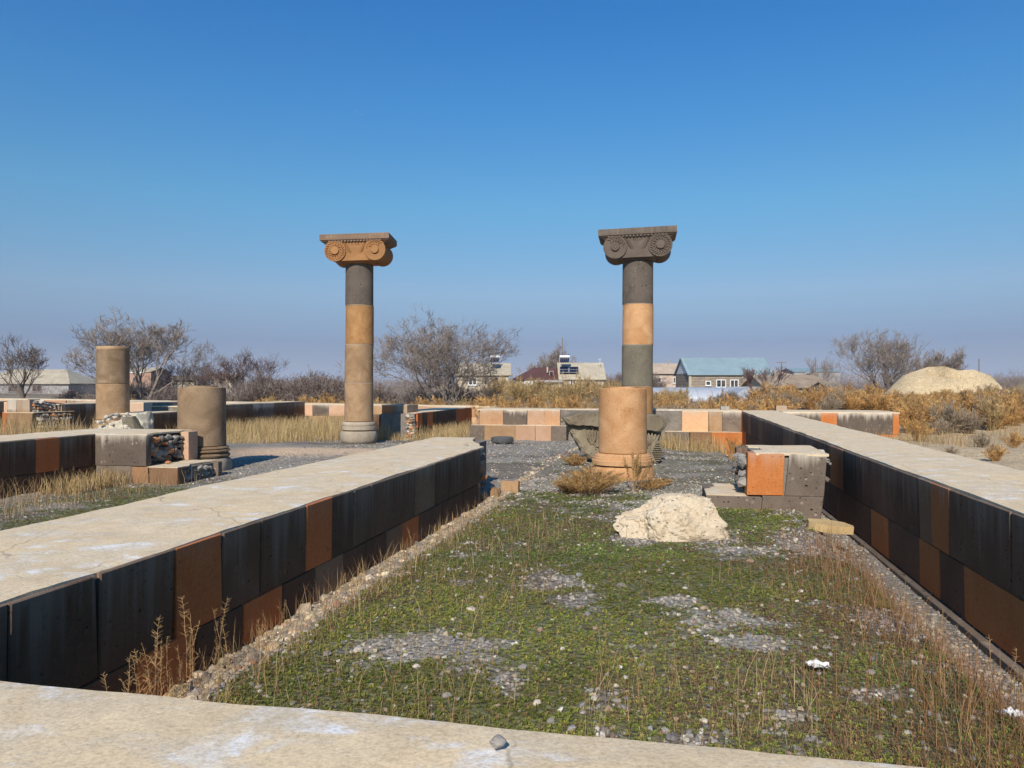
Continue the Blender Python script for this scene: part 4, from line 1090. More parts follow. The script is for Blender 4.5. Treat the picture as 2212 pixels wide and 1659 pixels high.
for i in range(36):
    t = 2 * math.pi * i / 36; mb = MB() if i == 0 else mb
    c0, s0 = math.cos(t), math.sin(t); rr = .342
    mb.prism([(x + rr * c0 - s0 * .012, D + rr * s0 + c0 * .012, z0 + .06), (x + rr * c0 + s0 * .012, D + rr * s0 - c0 * .012, z0 + .06), (x + rr * c0 + s0 * .012, D + rr * s0 - c0 * .012, z0 + .20), (x + rr * c0 - s0 * .012, D + rr * s0 + c0 * .012, z0 + .20)], (c0 * .012, s0 * .012, 0))
o = mb.build('tread', M['rubber'], r); fix_normals(o.data)

# plastic litter
def litter(px, py, z, sx, sy, seed, label):
    D = (CH - z) * F / (py - HY); x = PX(px, D); z = float(zg(x, D)) + .02
    nrs2 = np.random.RandomState(seed); nx_, ny_ = 9, 6
    X, Y = np.meshgrid(np.linspace(-1, 1, nx_), np.linspace(-1, 1, ny_))
    R = 1 - .35 * nrs2.rand(ny_, nx_) * ((np.abs(X) > .9) | (np.abs(Y) > .9))
    Z = nrs2.rand(ny_, nx_) * .035 + .02
    V = np.stack([X * R * sx, Y * R * sy + X * sx * -.25, Z], -1).reshape(-1, 3)
    i = np.arange(nx_ * ny_).reshape(ny_, nx_)
    Q = np.stack([i[:-1, :-1].ravel(), i[:-1, 1:].ravel(), i[1:, 1:].ravel(), i[1:, :-1].ravel()], 1)
    V = np.concatenate([V, V - [0, 0, .004]]); Q = np.concatenate([Q, Q[:, ::-1] + nx_ * ny_])
    o = obj('plastic_scrap', np_mesh('plastic_scrap', V, [Q]), M['plastic'], None, (x, D, z)); tag(o, label, 'litter')
litter(1764, 1452, 0, .065, .022, 3, 'long crumpled white scrap lying in the grass at right')
litter(2186, 1565, 0, .036, .03, 4, 'small crumpled white plastic scrap at the right picture edge')

# birds
M['bird'] = plain_mat('pale_bird_feathers', (0.6, 0.6, 0.6), .1, 5, bumps=0)
def bird(px, py, D, rz, roll, label):
    c = Vector((PX(px, D), D, PZ(py, D)))
    r = empty('bird', c, rz); tag(r, label, 'bird', 'birds in the sky')
    mb = MB(); mb.tube([(-.22, 0, 0), (-.12, 0, .02), (.05, 0, .02), (.16, 0, .03), (.24, 0, .02)], [.01, .05, .065, .035, .008], 8)
    mb.build('body', M['bird'], r, world=False, smooth=True)
    for s in (-1, 1):
        mb = MB(); mb.add([(.08, s * .03, .03), (-.08, s * .03, .03), (-.04, s * .28, .14), (.10, s * .28, .14), (-.10, s * .56, .10), (.0, s * .58, .10)], [(0, 1, 2, 3), (3, 2, 4, 5)])
        mb.add([(.08, s * .03, .02), (-.08, s * .03, .02), (-.04, s * .28, .13), (.10, s * .28, .13), (-.10, s * .56, .09), (.0, s * .58, .09)], [(3, 2, 1, 0), (5, 4, 2, 3)])
        mb.build('wing', M['bird'], r, world=False)
    mb = MB(); mb.prism([(-.2, -.03, 0), (-.36, -.07, 0), (-.36, .07, 0), (-.2, .03, 0)], (0, 0, .01)); mb.build('tail', M['bird'], r, world=False)
    r.rotation_euler = (roll, 0, rz)
bird(777.5, 232, 240, 1.9, .5, 'topmost of three tiny birds in the upper left sky')
bird(768, 238.5, 240, 2.2, -.4, 'leftmost of three tiny birds in the upper left sky')
bird(781.5, 247, 240, 2.0, -.3, 'lowest of three tiny birds in the upper left sky')
bird(1235, 657, 200, 1.0, .4, 'lone pale bird low in the sky between the two columns')
# ------------------------------------------------------------------ gravel, grass and straw
def inst_mesh(name, tv, tf, pos, scl, rot, cols, tilt=None):
    """copies of a template (tv, tf) with per-copy position, scale (n,3), z rotation and colour"""
    n, m = len(pos), len(tv)
    c, s = np.cos(rot)[:, None], np.sin(rot)[:, None]
    P = tv[None, :, :] * scl[:, None, :]
    if tilt is not None:
        ct, st = np.cos(tilt)[:, None], np.sin(tilt)[:, None]
        P = np.stack([P[..., 0] * ct + P[..., 2] * st, P[..., 1], -P[..., 0] * st + P[..., 2] * ct], -1)
    X = P[..., 0] * c - P[..., 1] * s; Y = P[..., 0] * s + P[..., 1] * c
    V = np.stack([X, Y, P[..., 2]], -1) + pos[:, None, :]
    Fc = tf[None, :, :] + (np.arange(n) * m)[:, None, None]
    C = np.repeat(cols, m, axis=0)
    return np_mesh(name, V.reshape(-1, 3), [Fc.reshape(-1, tf.shape[1])], C)
def pick(cols, w, n):
    cols = np.array(cols); w = np.array(w, float); w /= w.sum()
    c = cols[nrs.choice(len(cols), n, p=w)]
    return np.clip(c * (0.7 + 0.6 * nrs.rand(n, 1)) * (1 + 0.08 * (nrs.rand(n, 3) - .5)), 0, .75)
def free_of_stone(x, y):
    """False where walls, piers or columns stand"""
    a = wall_a(x, y); b = wall_b(x, y)
    ok = np.ones(len(x), bool)
    for a0, a1, b0, b1 in [(0.6, 1.92, -9.6, 6), (1.8, 12.4, -3.93, -2.57), (2, 13.5, -11.5, -10.08), (11.98, 13.5, -10.2, -8.4), (1.8, 26.8, 2.28, 3.5),
                           (10.33, 11.7, .44, 2.0), (25.7, 27.8, -7, 7), (25.2, 33, -10.5, -8.5), (32.9, 34.4, -35, -7.5), (21.4, 33, -19, -16.5), (24.5, 33, -26, -23.3)]:
        ok &= ~((a > a0) & (a < a1) & (b > b0) & (b < b1))
    for px_, D_, rr in [(775, 24.2, .58), (1376, 22.3, .58), (436.5, 15.65, .6), (1345, 13.35, .56), (1460, 8.3, .45)]:
        ok &= ((x - PX(px_, D_)) ** 2 + (y - D_) ** 2) > rr * rr
    return ok
def logpts(n, a0, a1, b0, b1):
    a = a0 * (a1 / a0) ** nrs.rand(n); b = b0 + (b1 - b0) * nrs.rand(n)
    x = a * SA + b * CA; y = a * CA - b * SA
    k = free_of_stone(x, y)
    t = np.abs(x) < 0.70 * y + .6
    return x[k & t], y[k & t]

# gravel
xs, ys = [], []
for n, a0, a1, b0, b1 in [(48000, 1.9, 14, -2.57, 2.28), (22000, 9, 26, -9.5, 2.2), (9000, 6, 14, -10.1, -3.9), (7000, 2.0, 12, -2.58, -2.33), (2500, 1.95, 9, 1.6, 2.1)]:
    x, y = logpts(n, a0, a1, b0, b1); xs.append(x); ys.append(y)
x = np.concatenate(xs); y = np.concatenate(ys)
g, s, o_ = masks(x, y)
dens = np.clip(1.0 - 0.95 * g, 0.055, 1) * (1 - .93 * s)
patch = fbm(x * .9, y * 1.3, 91, 3)
dens *= 0.35 + 0.65 * sstep(.36, .5, patch)
near_l = (wall_b(x, y) < -2.36) & (wall_b(x, y) > -2.6)
dens = np.where(near_l, 0.7, dens)
k = nrs.rand(len(x)) < dens
x, y, near_l = x[k], y[k], near_l[k]
n = len(x)
sz = 0.0065 + 0.0125 * nrs.rand(n) ** 2.2 + np.where(nrs.rand(n) < .03, .018 * nrs.rand(n), 0)
sz = sz * (1 + 0.022 * np.clip(y - 4, 0, 20)) * np.where(near_l, 1.3 + 1.0 * nrs.rand(n) ** 2, 1)
cols = pick([(.27, .245, .21), (.20, .19, .18), (.35, .31, .255), (.36, .28, .19), (.50, .46, .39), (.30, .19, .14)], [34, 22, 22, 10, 6, 4], n)
cols = np.where(near_l[:, None], cols * np.array([1.25, 1.12, .95]), cols)
pos = np.stack([x, y, zg(x, y) + sz * .25], 1)
scl = np.stack([sz * (0.8 + .5 * nrs.rand(n)), sz * (0.8 + .5 * nrs.rand(n)), sz * (.5 + .4 * nrs.rand(n))], 1)
third = n // 3
for i in range(1):
    r = np.random.RandomState(5); tv = ICO_V * (1 + .25 * (r.rand(12, 1) * 2 - 1)) + (r.rand(12, 3) - .5) * .3
o = obj('gravel', inst_mesh('gravel', tv, ICO_F, pos, scl, nrs.rand(n) * 6.28, cols, nrs.rand(n) * 1.2 - .6), M['tint'])
tag(o, 'grey crushed gravel scattered over the ground between the walls', 'gravel', kind='stuff')

# single larger stones lying about
STN = {k: [stone_mesh('stone', 300 + i, 1, .8, .6, .25) for i in range(3)] for k in ('stone_pale', 'stone_grey')}
for kx in STN:
    for me in STN[kx]: me.materials.append(M[kx])
def loose(px_, py_, s, kind, label, group):
    D_ = CH * F / (py_ - HY); x_ = PX(px_, D_)
    o = bpy.data.objects.new('stone', rnd.choice(STN[kind])); o.location = on(x_, D_, s * .3); o.scale = (s, s, s * rnd.uniform(.8, 1.1)); o.rotation_euler = (rnd.uniform(-.3, .3), rnd.uniform(-.3, .3), rnd.uniform(0, 6)); link(o)
    tag(o, label, 'stone', group)
for px_, py_, s in [(978, 1340, .02), (1160, 1515, .026), (1215, 1400, .02), (1290, 1570, .022), (1520, 1560, .022), (1395, 1370, .018), (1640, 1500, .02), (1840, 1340, .024), (1900, 1500, .022), (1730, 1275, .03),
                    (1250, 1180, .022), (1760, 1398, .022), (1060, 1250, .024), (1700, 1210, .024), (1990, 1420, .026), (1480, 1440, .018), (1330, 1480, .02), (900, 1440, .03)]:
    loose(px_, py_, s, 'stone_pale', 'small pale stone lying loose in the grass', 'loose pale stones in the grass')
for px_, py_, s in [(1130, 1440, .03), (1040, 1385, .034), (1560, 1330, .036), (1190, 1555, .03), (1480, 1620, .03), (1880, 1455, .03), (1640, 1380, .03), (965, 1500, .035), (1270, 1330, .032), (1850, 1250, .03)]:
    loose(px_, py_, s, 'stone_grey', 'grey fist sized stone lying among the grass and gravel', 'grey stones in the grass')

# low green growth
xs, ys = [], []
for n, a0, a1, b0, b1 in [(108000, 1.9, 12, -2.5, 1.75), (20000, 6, 13.2, -9.9, -4.0), (9000, 9, 26, -8, 2.2)]:
    x, y = logpts(n, a0, a1, b0, b1); xs.append(x); ys.append(y)
x = np.concatenate(xs); y = np.concatenate(ys)
g, s, o_ = masks(x, y)
k = nrs.rand(len(x)) < np.clip(g * (0.45 + 0.75 * fbm(x * 5, y * 5, 12, 2)), 0.035, 1)
x, y = x[k], y[k]; n = len(x)
tv = []; tf = []
r = random.Random(4)
for i in range(5):
    t = i * 1.26 + r.uniform(-.3, .3); l = r.uniform(.55, 1.0); e = r.uniform(.25, .95); w_ = .17
    d = (math.cos(t), math.sin(t)); b0 = len(tv)
    tv += [(d[0] * .1, d[1] * .1, 0), (d[0] * l * .6 - d[1] * w_, d[1] * l * .6 + d[0] * w_, e * .7), (d[0] * l, d[1] * l, e * .8), (d[0] * l * .6 + d[1] * w_, d[1] * l * .6 - d[0] * w_, e * .7)]
    tf.append((b0, b0 + 1, b0 + 2, b0 + 3))
sz = (.010 + .016 * nrs.rand(n)) * (1 + .04 * np.clip(y - 3, 0, 12))
cols = pick([(.12, .165, .032), (.165, .20, .044), (.09, .125, .03), (.22, .22, .065), (.20, .15, .07)], [34, 26, 22, 12, 6], n)
hue = sstep(.4, .6, fbm(x * .5, y * .5, 15, 3))[:, None]
cols = cols * (1 - .5 * hue) + cols * np.array([1.45, 1.05, .9]) * .5 * hue
br = (nrs.rand(n) < .08 + .42 * sstep(.5, .62, fbm(x * .8 + 9, y * 1.0, 19, 3)) + .35 * sstep(.3, 1.6, wall_b(x, y)) * sstep(9, 6, y))[:, None]
cols = np.where(br, pick([(.20, .135, .075), (.16, .10, .06), (.26, .18, .09)], [2, 2, 1], n), cols * (1.0 + .4 * sstep(.45, .6, fbm(x * .9, y * 1.2, 29, 3))[:, None]))
pos = np.stack([x, y, zg(x, y) - .002], 1)
scl = np.stack([sz, sz, sz * (.8 + .8 * nrs.rand(n))], 1)
o = obj('low_grass', inst_mesh('low_grass', np.array(tv), np.array(tf), pos, scl, nrs.rand(n) * 6.28, cols), M['leaf'])
tag(o, 'low green clover and grass growing through the gravel', 'grass', kind='stuff')

# straw: bent ribbons
def straw_mesh(name, x, y, z, h, w, cols, lean=.35, branch=False):
    n = len(x); t = nrs.rand(n) * 6.28; f = nrs.rand(n) * 6.28
    L = lean * nrs.rand(n) * h
    dx, dy = np.cos(t), np.sin(t); wx, wy = np.cos(f), np.sin(f)
    V = np.zeros((n, 7, 3))
    for i, (u, q) in enumerate(((0, 1.0), (.4, .85), (.75, .6))):
        cx_ = x + dx * L * u ** 1.7; cy_ = y + dy * L * u ** 1.7; cz_ = z + h * u
        V[:, 2 * i] = np.stack([cx_ - wx * w * q, cy_ - wy * w * q, cz_], 1); V[:, 2 * i + 1] = np.stack([cx_ + wx * w * q, cy_ + wy * w * q, cz_], 1)
    V[:, 6] = np.stack([x + dx * L, y + dy * L, z + h], 1)
    b0 = (np.arange(n) * 7)[:, None]
    Q = np.concatenate([b0 + np.array([[0, 1, 3, 2]]), b0 + np.array([[2, 3, 5, 4]])]); T = b0 + np.array([[4, 5, 6]])
    return np_mesh(name, V.reshape(-1, 3), [Q, T], np.repeat(cols, 7, axis=0))
STRAW = [(.42, .30, .15), (.50, .38, .20), (.34, .22, .10), (.28, .16, .08)]
xs, ys, hs = [], [], []
x, y = logpts(26000, 2.0, 12, -2.55, 1.75)
cl = fbm(x * .8, y * .8, 131, 3)
k = nrs.rand(len(x)) < .05 + .6 * sstep(.54, .68, cl); x, y = x[k], y[k]
xs.append(x); ys.append(y); hs.append(.04 + .15 * nrs.rand(len(x)) ** 1.8)
x, y = logpts(2600, 2.2, 11, -2.56, -2.1); xs.append(x); ys.append(y); hs.append(.06 + .2 * nrs.rand(len(x)))
x, y = logpts(9000, 1.95, 8.5, .7, 1.85)
k = nrs.rand(len(x)) < .2 + .8 * sstep(.9, 1.5, wall_b(x, y)); x, y = x[k], y[k]; xs.append(x); ys.append(y); hs.append(.05 + .24 * nrs.rand(len(x)) * sstep(.7, 1.4, wall_b(x, y)) + .05 * nrs.rand(len(x)))
x, y = logpts(2500, 6, 12.5, -10.0, -8.2); xs.append(x); ys.append(y); hs.append(.1 + .35 * nrs.rand(len(x)) ** 1.5)
x, y = logpts(3600, 1.95, 4.6, -.4, 1.7); k = nrs.rand(len(x)) < .25 + .75 * sstep(.45, .6, fbm(x * 1.3, y * 1.3, 77, 3)); x, y = x[k], y[k]; xs.append(x); ys.append(y); hs.append(.06 + .22 * nrs.rand(len(x)) ** 1.3)
x, y = logpts(1500, 2.2, 9, -2.3, -1.0); xs.append(x); ys.append(y); hs.append(.05 + .2 * nrs.rand(len(x)) ** 1.5)
x = np.concatenate(xs); y = np.concatenate(ys); h = np.concatenate(hs)
flat = nrs.rand(len(x)) < .3
o = obj('dry_stalks', straw_mesh('dry_stalks', x, y, zg(x, y) - .01, np.where(flat, .03, h), .0008 + .00014 * y, pick(STRAW, [3, 2, 3, 4], len(x)) * (1 - .25 * (wall_b(x, y) > .7)[:, None]) * np.where((wall_b(x, y) > .7)[:, None], np.array([1.05, .85, .8]), 1.0), .6), M['leaf'])
tag(o, 'thin dry straw stalks standing in the grass and gravel', 'dry grass', kind='stuff')
# tall straw against the rear walls
xs, ys, hs = [], [], []
def area(n, a0, a1, b0, b1, h0, h1):
    a = a0 + (a1 - a0) * nrs.rand(n); b = b0 + (b1 - b0) * nrs.rand(n)
    x = a * SA + b * CA; y = a * CA - b * SA; k = free_of_stone(x, y) & (nrs.rand(n) < .25 + .75 * sstep(.35, .55, fbm(x * .9, y * .9, 55, 3)))
    x, y = x[k], y[k]; xs.append(x); ys.append(y); hs.append(h0 + (h1 - h0) * nrs.rand(len(x)))
area(16000, 22.8, 32.9, -16.5, -9.3, .3, .75); area(2500, 20.5, 23, -16.4, -11.5, .12, .4)
area(1900, 24.2, 25.75, -.6, 2.2, .25, .62); area(2600, 24, 32, -8.5, -6.7, .2, .6); area(700, 24.2, 25.4, -9.6, -7, .1, .35); area(1500, 19, 24, -23.3, -19, .4, .95); area(900, 19.8, 21.4, -18, -16.4, .3, .6)
area(900, 10.5, 12.0, -9.9, -9.3, .1, .35); area(700, 27.8, 32, -7.3, 6, .3, .7); area(700, 20, 24, -26, -24.9, .3, .6)
x = np.concatenate(xs); y = np.concatenate(ys); h = np.concatenate(hs)
o = obj('tall_straw', straw_mesh('tall_straw', x, y, zg(x, y) - .02, h, .0055, pick([(.47, .33, .15), (.55, .41, .21), (.38, .25, .11)], [3, 3, 2], len(x)), .45), M['leaf'])
tag(o, 'tall golden straw filling the yard in front of the rear walls', 'dry grass', kind='stuff')

# upright weeds with short side spikes along the long walls
def weed_mesh(seed, h):
    r = random.Random(seed); mb = MB(); tint = []
    n = 9; px_, py_ = 0, 0; pts = []
    lx, ly = r.uniform(-.12, .12), r.uniform(-.12, .12)
    for i in range(n + 1): u = i / n; pts.append((lx * u * u * h + r.uniform(-.004, .004), ly * u * u * h + r.uniform(-.004, .004), h * u))
    mb.tube(pts, [.0019 * (1 - .5 * i / n) for i in range(n + 1)], 4)
    for i in range(int(46 * h / .4)):
        u = r.uniform(.30, 1.0); k = min(n - 1, int(u * n)); p = Vector(pts[k]).lerp(Vector(pts[k + 1]), u * n - k); t = r.uniform(0, 6.28); l = r.uniform(.012, .034) * (1.25 - u * .6)
        q = p + Vector((math.cos(t) * l, math.sin(t) * l, l * r.uniform(.3, .9)))
        mb.tube([p, q], [.0010, .0006], 3, False)
    if r.random() < .6:
        for i in range(r.randint(1, 3)):
            u = r.uniform(.15, .6); k = int(u * n); p = Vector(pts[k]); t = r.uniform(0, 6.28); l = h * r.uniform(.25, .45)
            q = p + Vector((math.cos(t) * l * .5, math.sin(t) * l * .5, l * .8)); mb.tube([p, (p + q) / 2 + Vector((0, 0, -.01)), q], [.0018, .0015, .0008], 3, False)
            for j in range(10):
                v = r.uniform(.4, 1); pp = p.lerp(q, v); t2 = r.uniform(0, 6.28); l2 = r.uniform(.01, .025); mb.tube([pp, pp + Vector((math.cos(t2) * l2, math.sin(t2) * l2, l2 * .6))], [.0012, .0008], 3, False)
    return mb.mesh('dry_weed')
M['weed'] = plain_mat('dry_weed_stem', (0.40, 0.25, 0.115), .25, 6, bumps=0)
WEEDS = [weed_mesh(70 + i, hh) for i, hh in enumerate((.44, .38, .34, .30, .26, .36))]
for me in WEEDS: me.materials.append(M['weed'])
def put_weed(px_, a_, b_, s, label, group):
    xx, yy = W(a_, b_)
    o = bpy.data.objects.new('dry_weed', rnd.choice(WEEDS)); o.location = on(xx, yy, -.01); o.scale = (s, s, s); o.rotation_euler = (rnd.uniform(-.12, .12), rnd.uniform(-.12, .12), rnd.uniform(0, 6)); link(o)
    tag(o, label, 'weed', group)
for px_, s in [(120, .95), (205, .7), (230, 1.0), (236, .7), (262, 1.05), (272, .9), (290, 1.1), (296, .8), (318, 1.15), (330, .9), (340, 1.1), (356, 1.2), (366, 1.0), (384, .8), (392, 1.15), (404, 1.2), (420, 1.1),
               (470, .8), (476, .9), (485, 1.0), (560, .75), (590, .6), (620, .5), (735, .7), (745, .6), (770, .5), (880, .6), (985, .5)]:
    put_weed(px_, a_at(px_, -2.48), -2.48 + rnd.uniform(-.05, .06), s, 'spiky dry weed stem standing against the left long wall', 'dry weeds along the left wall')
for px_, s in [(1995, 1.0), (2005, .8), (2020, .9), (2130, .8), (2150, 1.0), (2175, 1.1), (2190, .9), (2205, 1.2), (1770, .5), (1755, .4)]:
    put_weed(px_, a_at(px_, 1.72), 1.72 + rnd.uniform(-.08, .06), s, 'dry reddish weed stem standing at the foot of the right wall', 'dry weeds along the right wall')
for px_, s in [(150, 1.3), (140, 1.0), (165, 1.1), (120, .9), (80, .9), (60, .8), (40, .9), (20, .8), (110, .8)]:
    put_weed(px_, a_at(px_, -9.75), -9.75 + rnd.uniform(-.1, .1), s, 'dry weed stem standing before the dark wall at the left edge', 'dry weeds at the left edge')

# feathery dry shrubs
def shrub_mesh(name, seed, R, H, stems, twigs, cols, wts, spread=.8, w=.004, tw=.08, low=.25, twig_w=.45):
    rs = np.random.RandomState(seed)
    t = rs.rand(stems) * 6.28; rr = rs.rand(stems) ** .6
    d = np.stack([np.cos(t) * rr * spread, np.sin(t) * rr * spread, np.ones(stems) * (1.05 - .5 * rr)], 1)
    L = (0.65 + .35 * rs.rand(stems))
    end = d * L[:, None] * np.array([R / spread, R / spread, H])
    base = np.stack([np.cos(t) * rr, np.sin(t) * rr, np.zeros(stems)], 1) * R * .12
    sag = rs.rand(stems) * .18 * H
    palette = np.array(cols); wts = np.array(wts, float) / sum(wts)
    sc = palette[rs.choice(len(cols), stems, p=wts)] * (.75 + .5 * rs.rand(stems, 1))
    def at(i, u): return base[i] + (end[i] - base[i]) * u[:, None] + np.stack([0 * u, 0 * u, sag[i] * np.sin(u * 3.14)], 1)
    Vs, Fs, Cs = [], [], []
    # stems
    for u0, u1, q0, q1 in ((0, .35, 1, .8), (.35, .7, .8, .55), (.7, 1, .55, .2)):
        i = np.arange(stems); p0 = at(i, np.full(stems, u0)); p1 = at(i, np.full(stems, u1))
        sd = np.stack([np.cos(t * 3), np.sin(t * 3), 0 * t], 1) * w
        V = np.stack([p0 - sd * q0, p0 + sd * q0, p1 + sd * q1, p1 - sd * q1], 1)
        Vs.append(V.reshape(-1, 3)); Cs.append(np.repeat(sc * np.array([.8, .8, .85]), 4, 0))
    nq = sum(len(v) for v in Vs) // 4
    Q = np.arange(nq * 4).reshape(-1, 4)
    # twigs
    n = stems * twigs; i = rs.randint(0, stems, n); u = low + (1 - low) * rs.rand(n) ** .8
    p = at(i, u); ax_ = (end[i] - base[i]); ax_ /= np.linalg.norm(ax_, axis=1)[:, None]
    dr = rs.normal(size=(n, 3)) * .75 + ax_ * 1.0 + np.array([0, 0, .35]); dr /= np.linalg.norm(dr, axis=1)[:, None]
    ln = tw * (.4 + .9 * rs.rand(n)) * (1.25 - .6 * u)
    sd = np.cross(dr, rs.normal(size=(n, 3))); sd /= (np.linalg.norm(sd, axis=1)[:, None] + 1e-6)
    sd = sd * (w * twig_w * (1 + rs.rand(n)))[:, None]
    q = p + dr * ln[:, None]; mid = p + dr * ln[:, None] * .6
    V = np.stack([p, mid - sd, q, mid + sd], 1).reshape(-1, 3)
    off = nq * 4
    Q = np.concatenate([Q, off + np.arange(n * 4).reshape(-1, 4)])
    C = np.repeat(sc[i] * (.8 + .45 * rs.rand(n, 1)), 4, 0)
    me = np_mesh(name, np.concatenate(Vs + [V]), [Q], np.concatenate(Cs + [C]))
    me.materials.append(M['leaf'])
    return me
GOLD = [(.44, .265, .10), (.50, .32, .135), (.36, .215, .09), (.28, .18, .095)]
def bush(px_, py_, me, s, label, D_=None, rz=None, group=None, name='dry_bush', dz=-.03):
    if D_ is None: D_ = CH * F / (py_ - HY)
    o = bpy.data.objects.new(name, me); o.location = on(PX(px_, D_), D_, dz); o.scale = (s, s, s); o.rotation_euler = (0, 0, rnd.uniform(0, 6.28) if rz is None else rz); link(o)
    return tag(o, label, 'bush', group)
m1 = shrub_mesh('dry_bush', 1, .70, .46, 130, 100, GOLD, [4, 3, 2, 1], .8, .0032, .062)
m2 = shrub_mesh('dry_bush', 2, .42, .62, 16, 150, GOLD, [3, 3, 2, 1], .55, .0034, .06, .35)
m3 = shrub_mesh('dry_bush', 3, .30, .22, 60, 90, GOLD, [3, 4, 2, 1], .9, .003, .05, .1)
bush(1272, 1062, m1, 1.05, 'large feathery golden dry bush in front of the peach stump')
bush(1368, 1058, m2, 1.15, 'sparse plumed dry weed bush before the middle of the peach stump')
bush(1235, 1062, m3, 1.25, 'low golden tuft at the left foot of the peach stump')
bush(1405, 1056, m1, .5, 'feathery golden dry bush at the right front of the peach stump')
bush(1432, 1050, m3, .8, 'low dry tuft at the right foot of the peach stump')
bush(1240, 978, m3, 1.25, 'golden tuft growing beside the fallen capital', 15.6)
bush(1585, 985, m2, 1.3, 'reddish dry weed bush at the corner by the right wall', 21.0)
# ------------------------------------------------------------------ bare trees
def bare_tree(name, px_, D_, h, spread, seed, label, col='bark', stems=1, levels=5, upr=.35, twig=.012, dens=1.0, z=None, lean=(0, 0), r0=None, split=(2, 4)):
    rg = random.Random(seed); x = PX(px_, D_); z0 = float(zg(x, D_)) if z is None else z
    root = empty(name, (x, D_, z0)); tag(root, label, 'tree', 'bare winter trees')
    tr = MB(); cr = MB()
    r0 = r0 or h * .026
    budget = [0]
    def grow(p, d, ln, r, lev):
        n = 3 if lev < 3 else 2
        pts = [p]; rad = [r]; dd = d.copy(); q = p.copy()
        for i in range(n):
            dd = (dd + Vector((rg.uniform(-1, 1), rg.uniform(-1, 1), rg.uniform(-.6, 1))) * (.16 + .05 * lev) + Vector((0, 0, upr * .12))).normalized()
            q = q + dd * ln / n; pts.append(q.copy()); rad.append(max(twig * .35, r * (1 - .42 * (i + 1) / n)))
        (tr if lev == 0 else cr).tube(pts, rad, 6 if lev == 0 else (5 if lev == 1 else 3), cap=False)
        budget[0] += n
        if lev >= levels: return
        k = rg.randint(*split) if lev > 0 else rg.randint(3, 4)
        k = max(1, round(k * (dens if lev > 1 else 1)))
        for j in range(k + (1 if lev < 3 else 0)):
            u = rg.uniform(.35, 1.0) if j < k else 1.0
            f = u * n; i0 = min(n - 1, int(f)); b = pts[i0].lerp(pts[i0 + 1], f - i0); rb = rad[i0] * (1 - (f - i0)) + rad[i0 + 1] * (f - i0)
            ang = rg.uniform(.35, .95); az = rg.uniform(0, 6.28)
            ax_ = dd.orthogonal().normalized(); ax_.rotate(Matrix.Rotation(az, 3, dd))
            nd = (dd * math.cos(ang) + ax_ * math.sin(ang)); nd.x *= spread; nd.y *= spread; nd.z += upr * .3; nd.normalize()
            grow(b, nd, ln * rg.uniform(.55, .82), max(twig * .45, rb * rg.uniform(.5, .72)), lev + 1)
    for s in range(stems):
        t = 6.28 * s / stems + rg.uniform(-.4, .4)
        d = Vector((math.cos(t) * .45 * (stems > 1) * spread + lean[0], math.sin(t) * .45 * (stems > 1) + lean[1], 1)).normalized()
        grow(Vector((math.cos(t) * .12 * (stems > 1), math.sin(t) * .12 * (stems > 1), -.1)), d, h * (.36 if stems == 1 else .40) * rg.uniform(.85, 1.1), r0 * (1 if stems == 1 else .7), 0)
    zmax = max(v[2] for v in cr.v); f = h / zmax
    for mbx in (tr, cr): mbx.v = [(a * f, b * f, c * f) for a, b, c in mbx.v]
    tr.build('trunk', M[col], root, world=False); cr.build('crown', M[col], root, world=False)
    return root
M['bark'] = plain_mat('grey_bark', (0.135, 0.105, 0.088), .3, 4, bumps=.2)
M['bark_pale'] = plain_mat('pale_bark', (0.225, 0.18, 0.148), .3, 4, bumps=.2)
M['bark_red'] = plain_mat('reddish_bark', (0.125, 0.08, 0.07), .3, 4, bumps=.2)
HT = lambda top, D_, z0=0: PZ(top, D_) - z0
bare_tree('bare_tree', 55, 44, HT(708, 44), 1.0, 3, 'bare spreading tree at the far left edge before the low house', 'bark', 1, 6, .45, .017, .85, r0=.13)
bare_tree('bare_tree', 300, 46, HT(655, 46), 1.15, 12, 'tallest bare tree rising behind the slim stump at left', 'bark_pale', 3, 6, .35, .022, .88, r0=.2)
bare_tree('bare_tree', 395, 50, HT(735, 50), 1.1, 5, 'shorter tangled bare tree between the two left stumps', 'bark', 3, 5, .3, .017, 1.15)
bare_tree('bare_tree', 520, 47, HT(742, 47), 1.1, 8, 'small dark bare tree leaning left beside the thick stump', 'bark_red', 3, 5, .5, .017, 1.15)
bare_tree('bare_tree', 960, 43, HT(662, 43), 1.45, 15, 'broad many stemmed bare tree just right of the left column', 'bark_pale', 7, 6, .35, .017, .86, r0=.13)
bare_tree('bare_tree', 1198, 135, HT(730, 135), 1.0, 17, 'hazy round bare tree behind the brown roofed house', 'bark_pale', 4, 6, .35, .05, .85, r0=.32)
bare_tree('bare_tree', 1905, 82, HT(702, 82), .95, 19, 'large dense bare tree behind the sandy mound', 'bark_pale', 6, 6, .45, .032, .82, r0=.22)
bare_tree('bare_tree', 2035, 95, HT(742, 95), 1.0, 23, 'bare tree standing right behind the sandy mound top', 'bark_pale', 4, 5, .4, .038, 1.3, r0=.22)
bare_tree('bare_tree', 1640, 74, HT(785, 74), .8, 27, 'reddish bare tree in front of the blue roof end', 'bark_red', 2, 5, .5, .02, 1.1)
bare_tree('bare_tree', 1770, 100, HT(765, 100), .7, 29, 'thin bare tree beyond the tan shed roofs', 'bark_pale', 2, 4, .6, .024, 1.2)

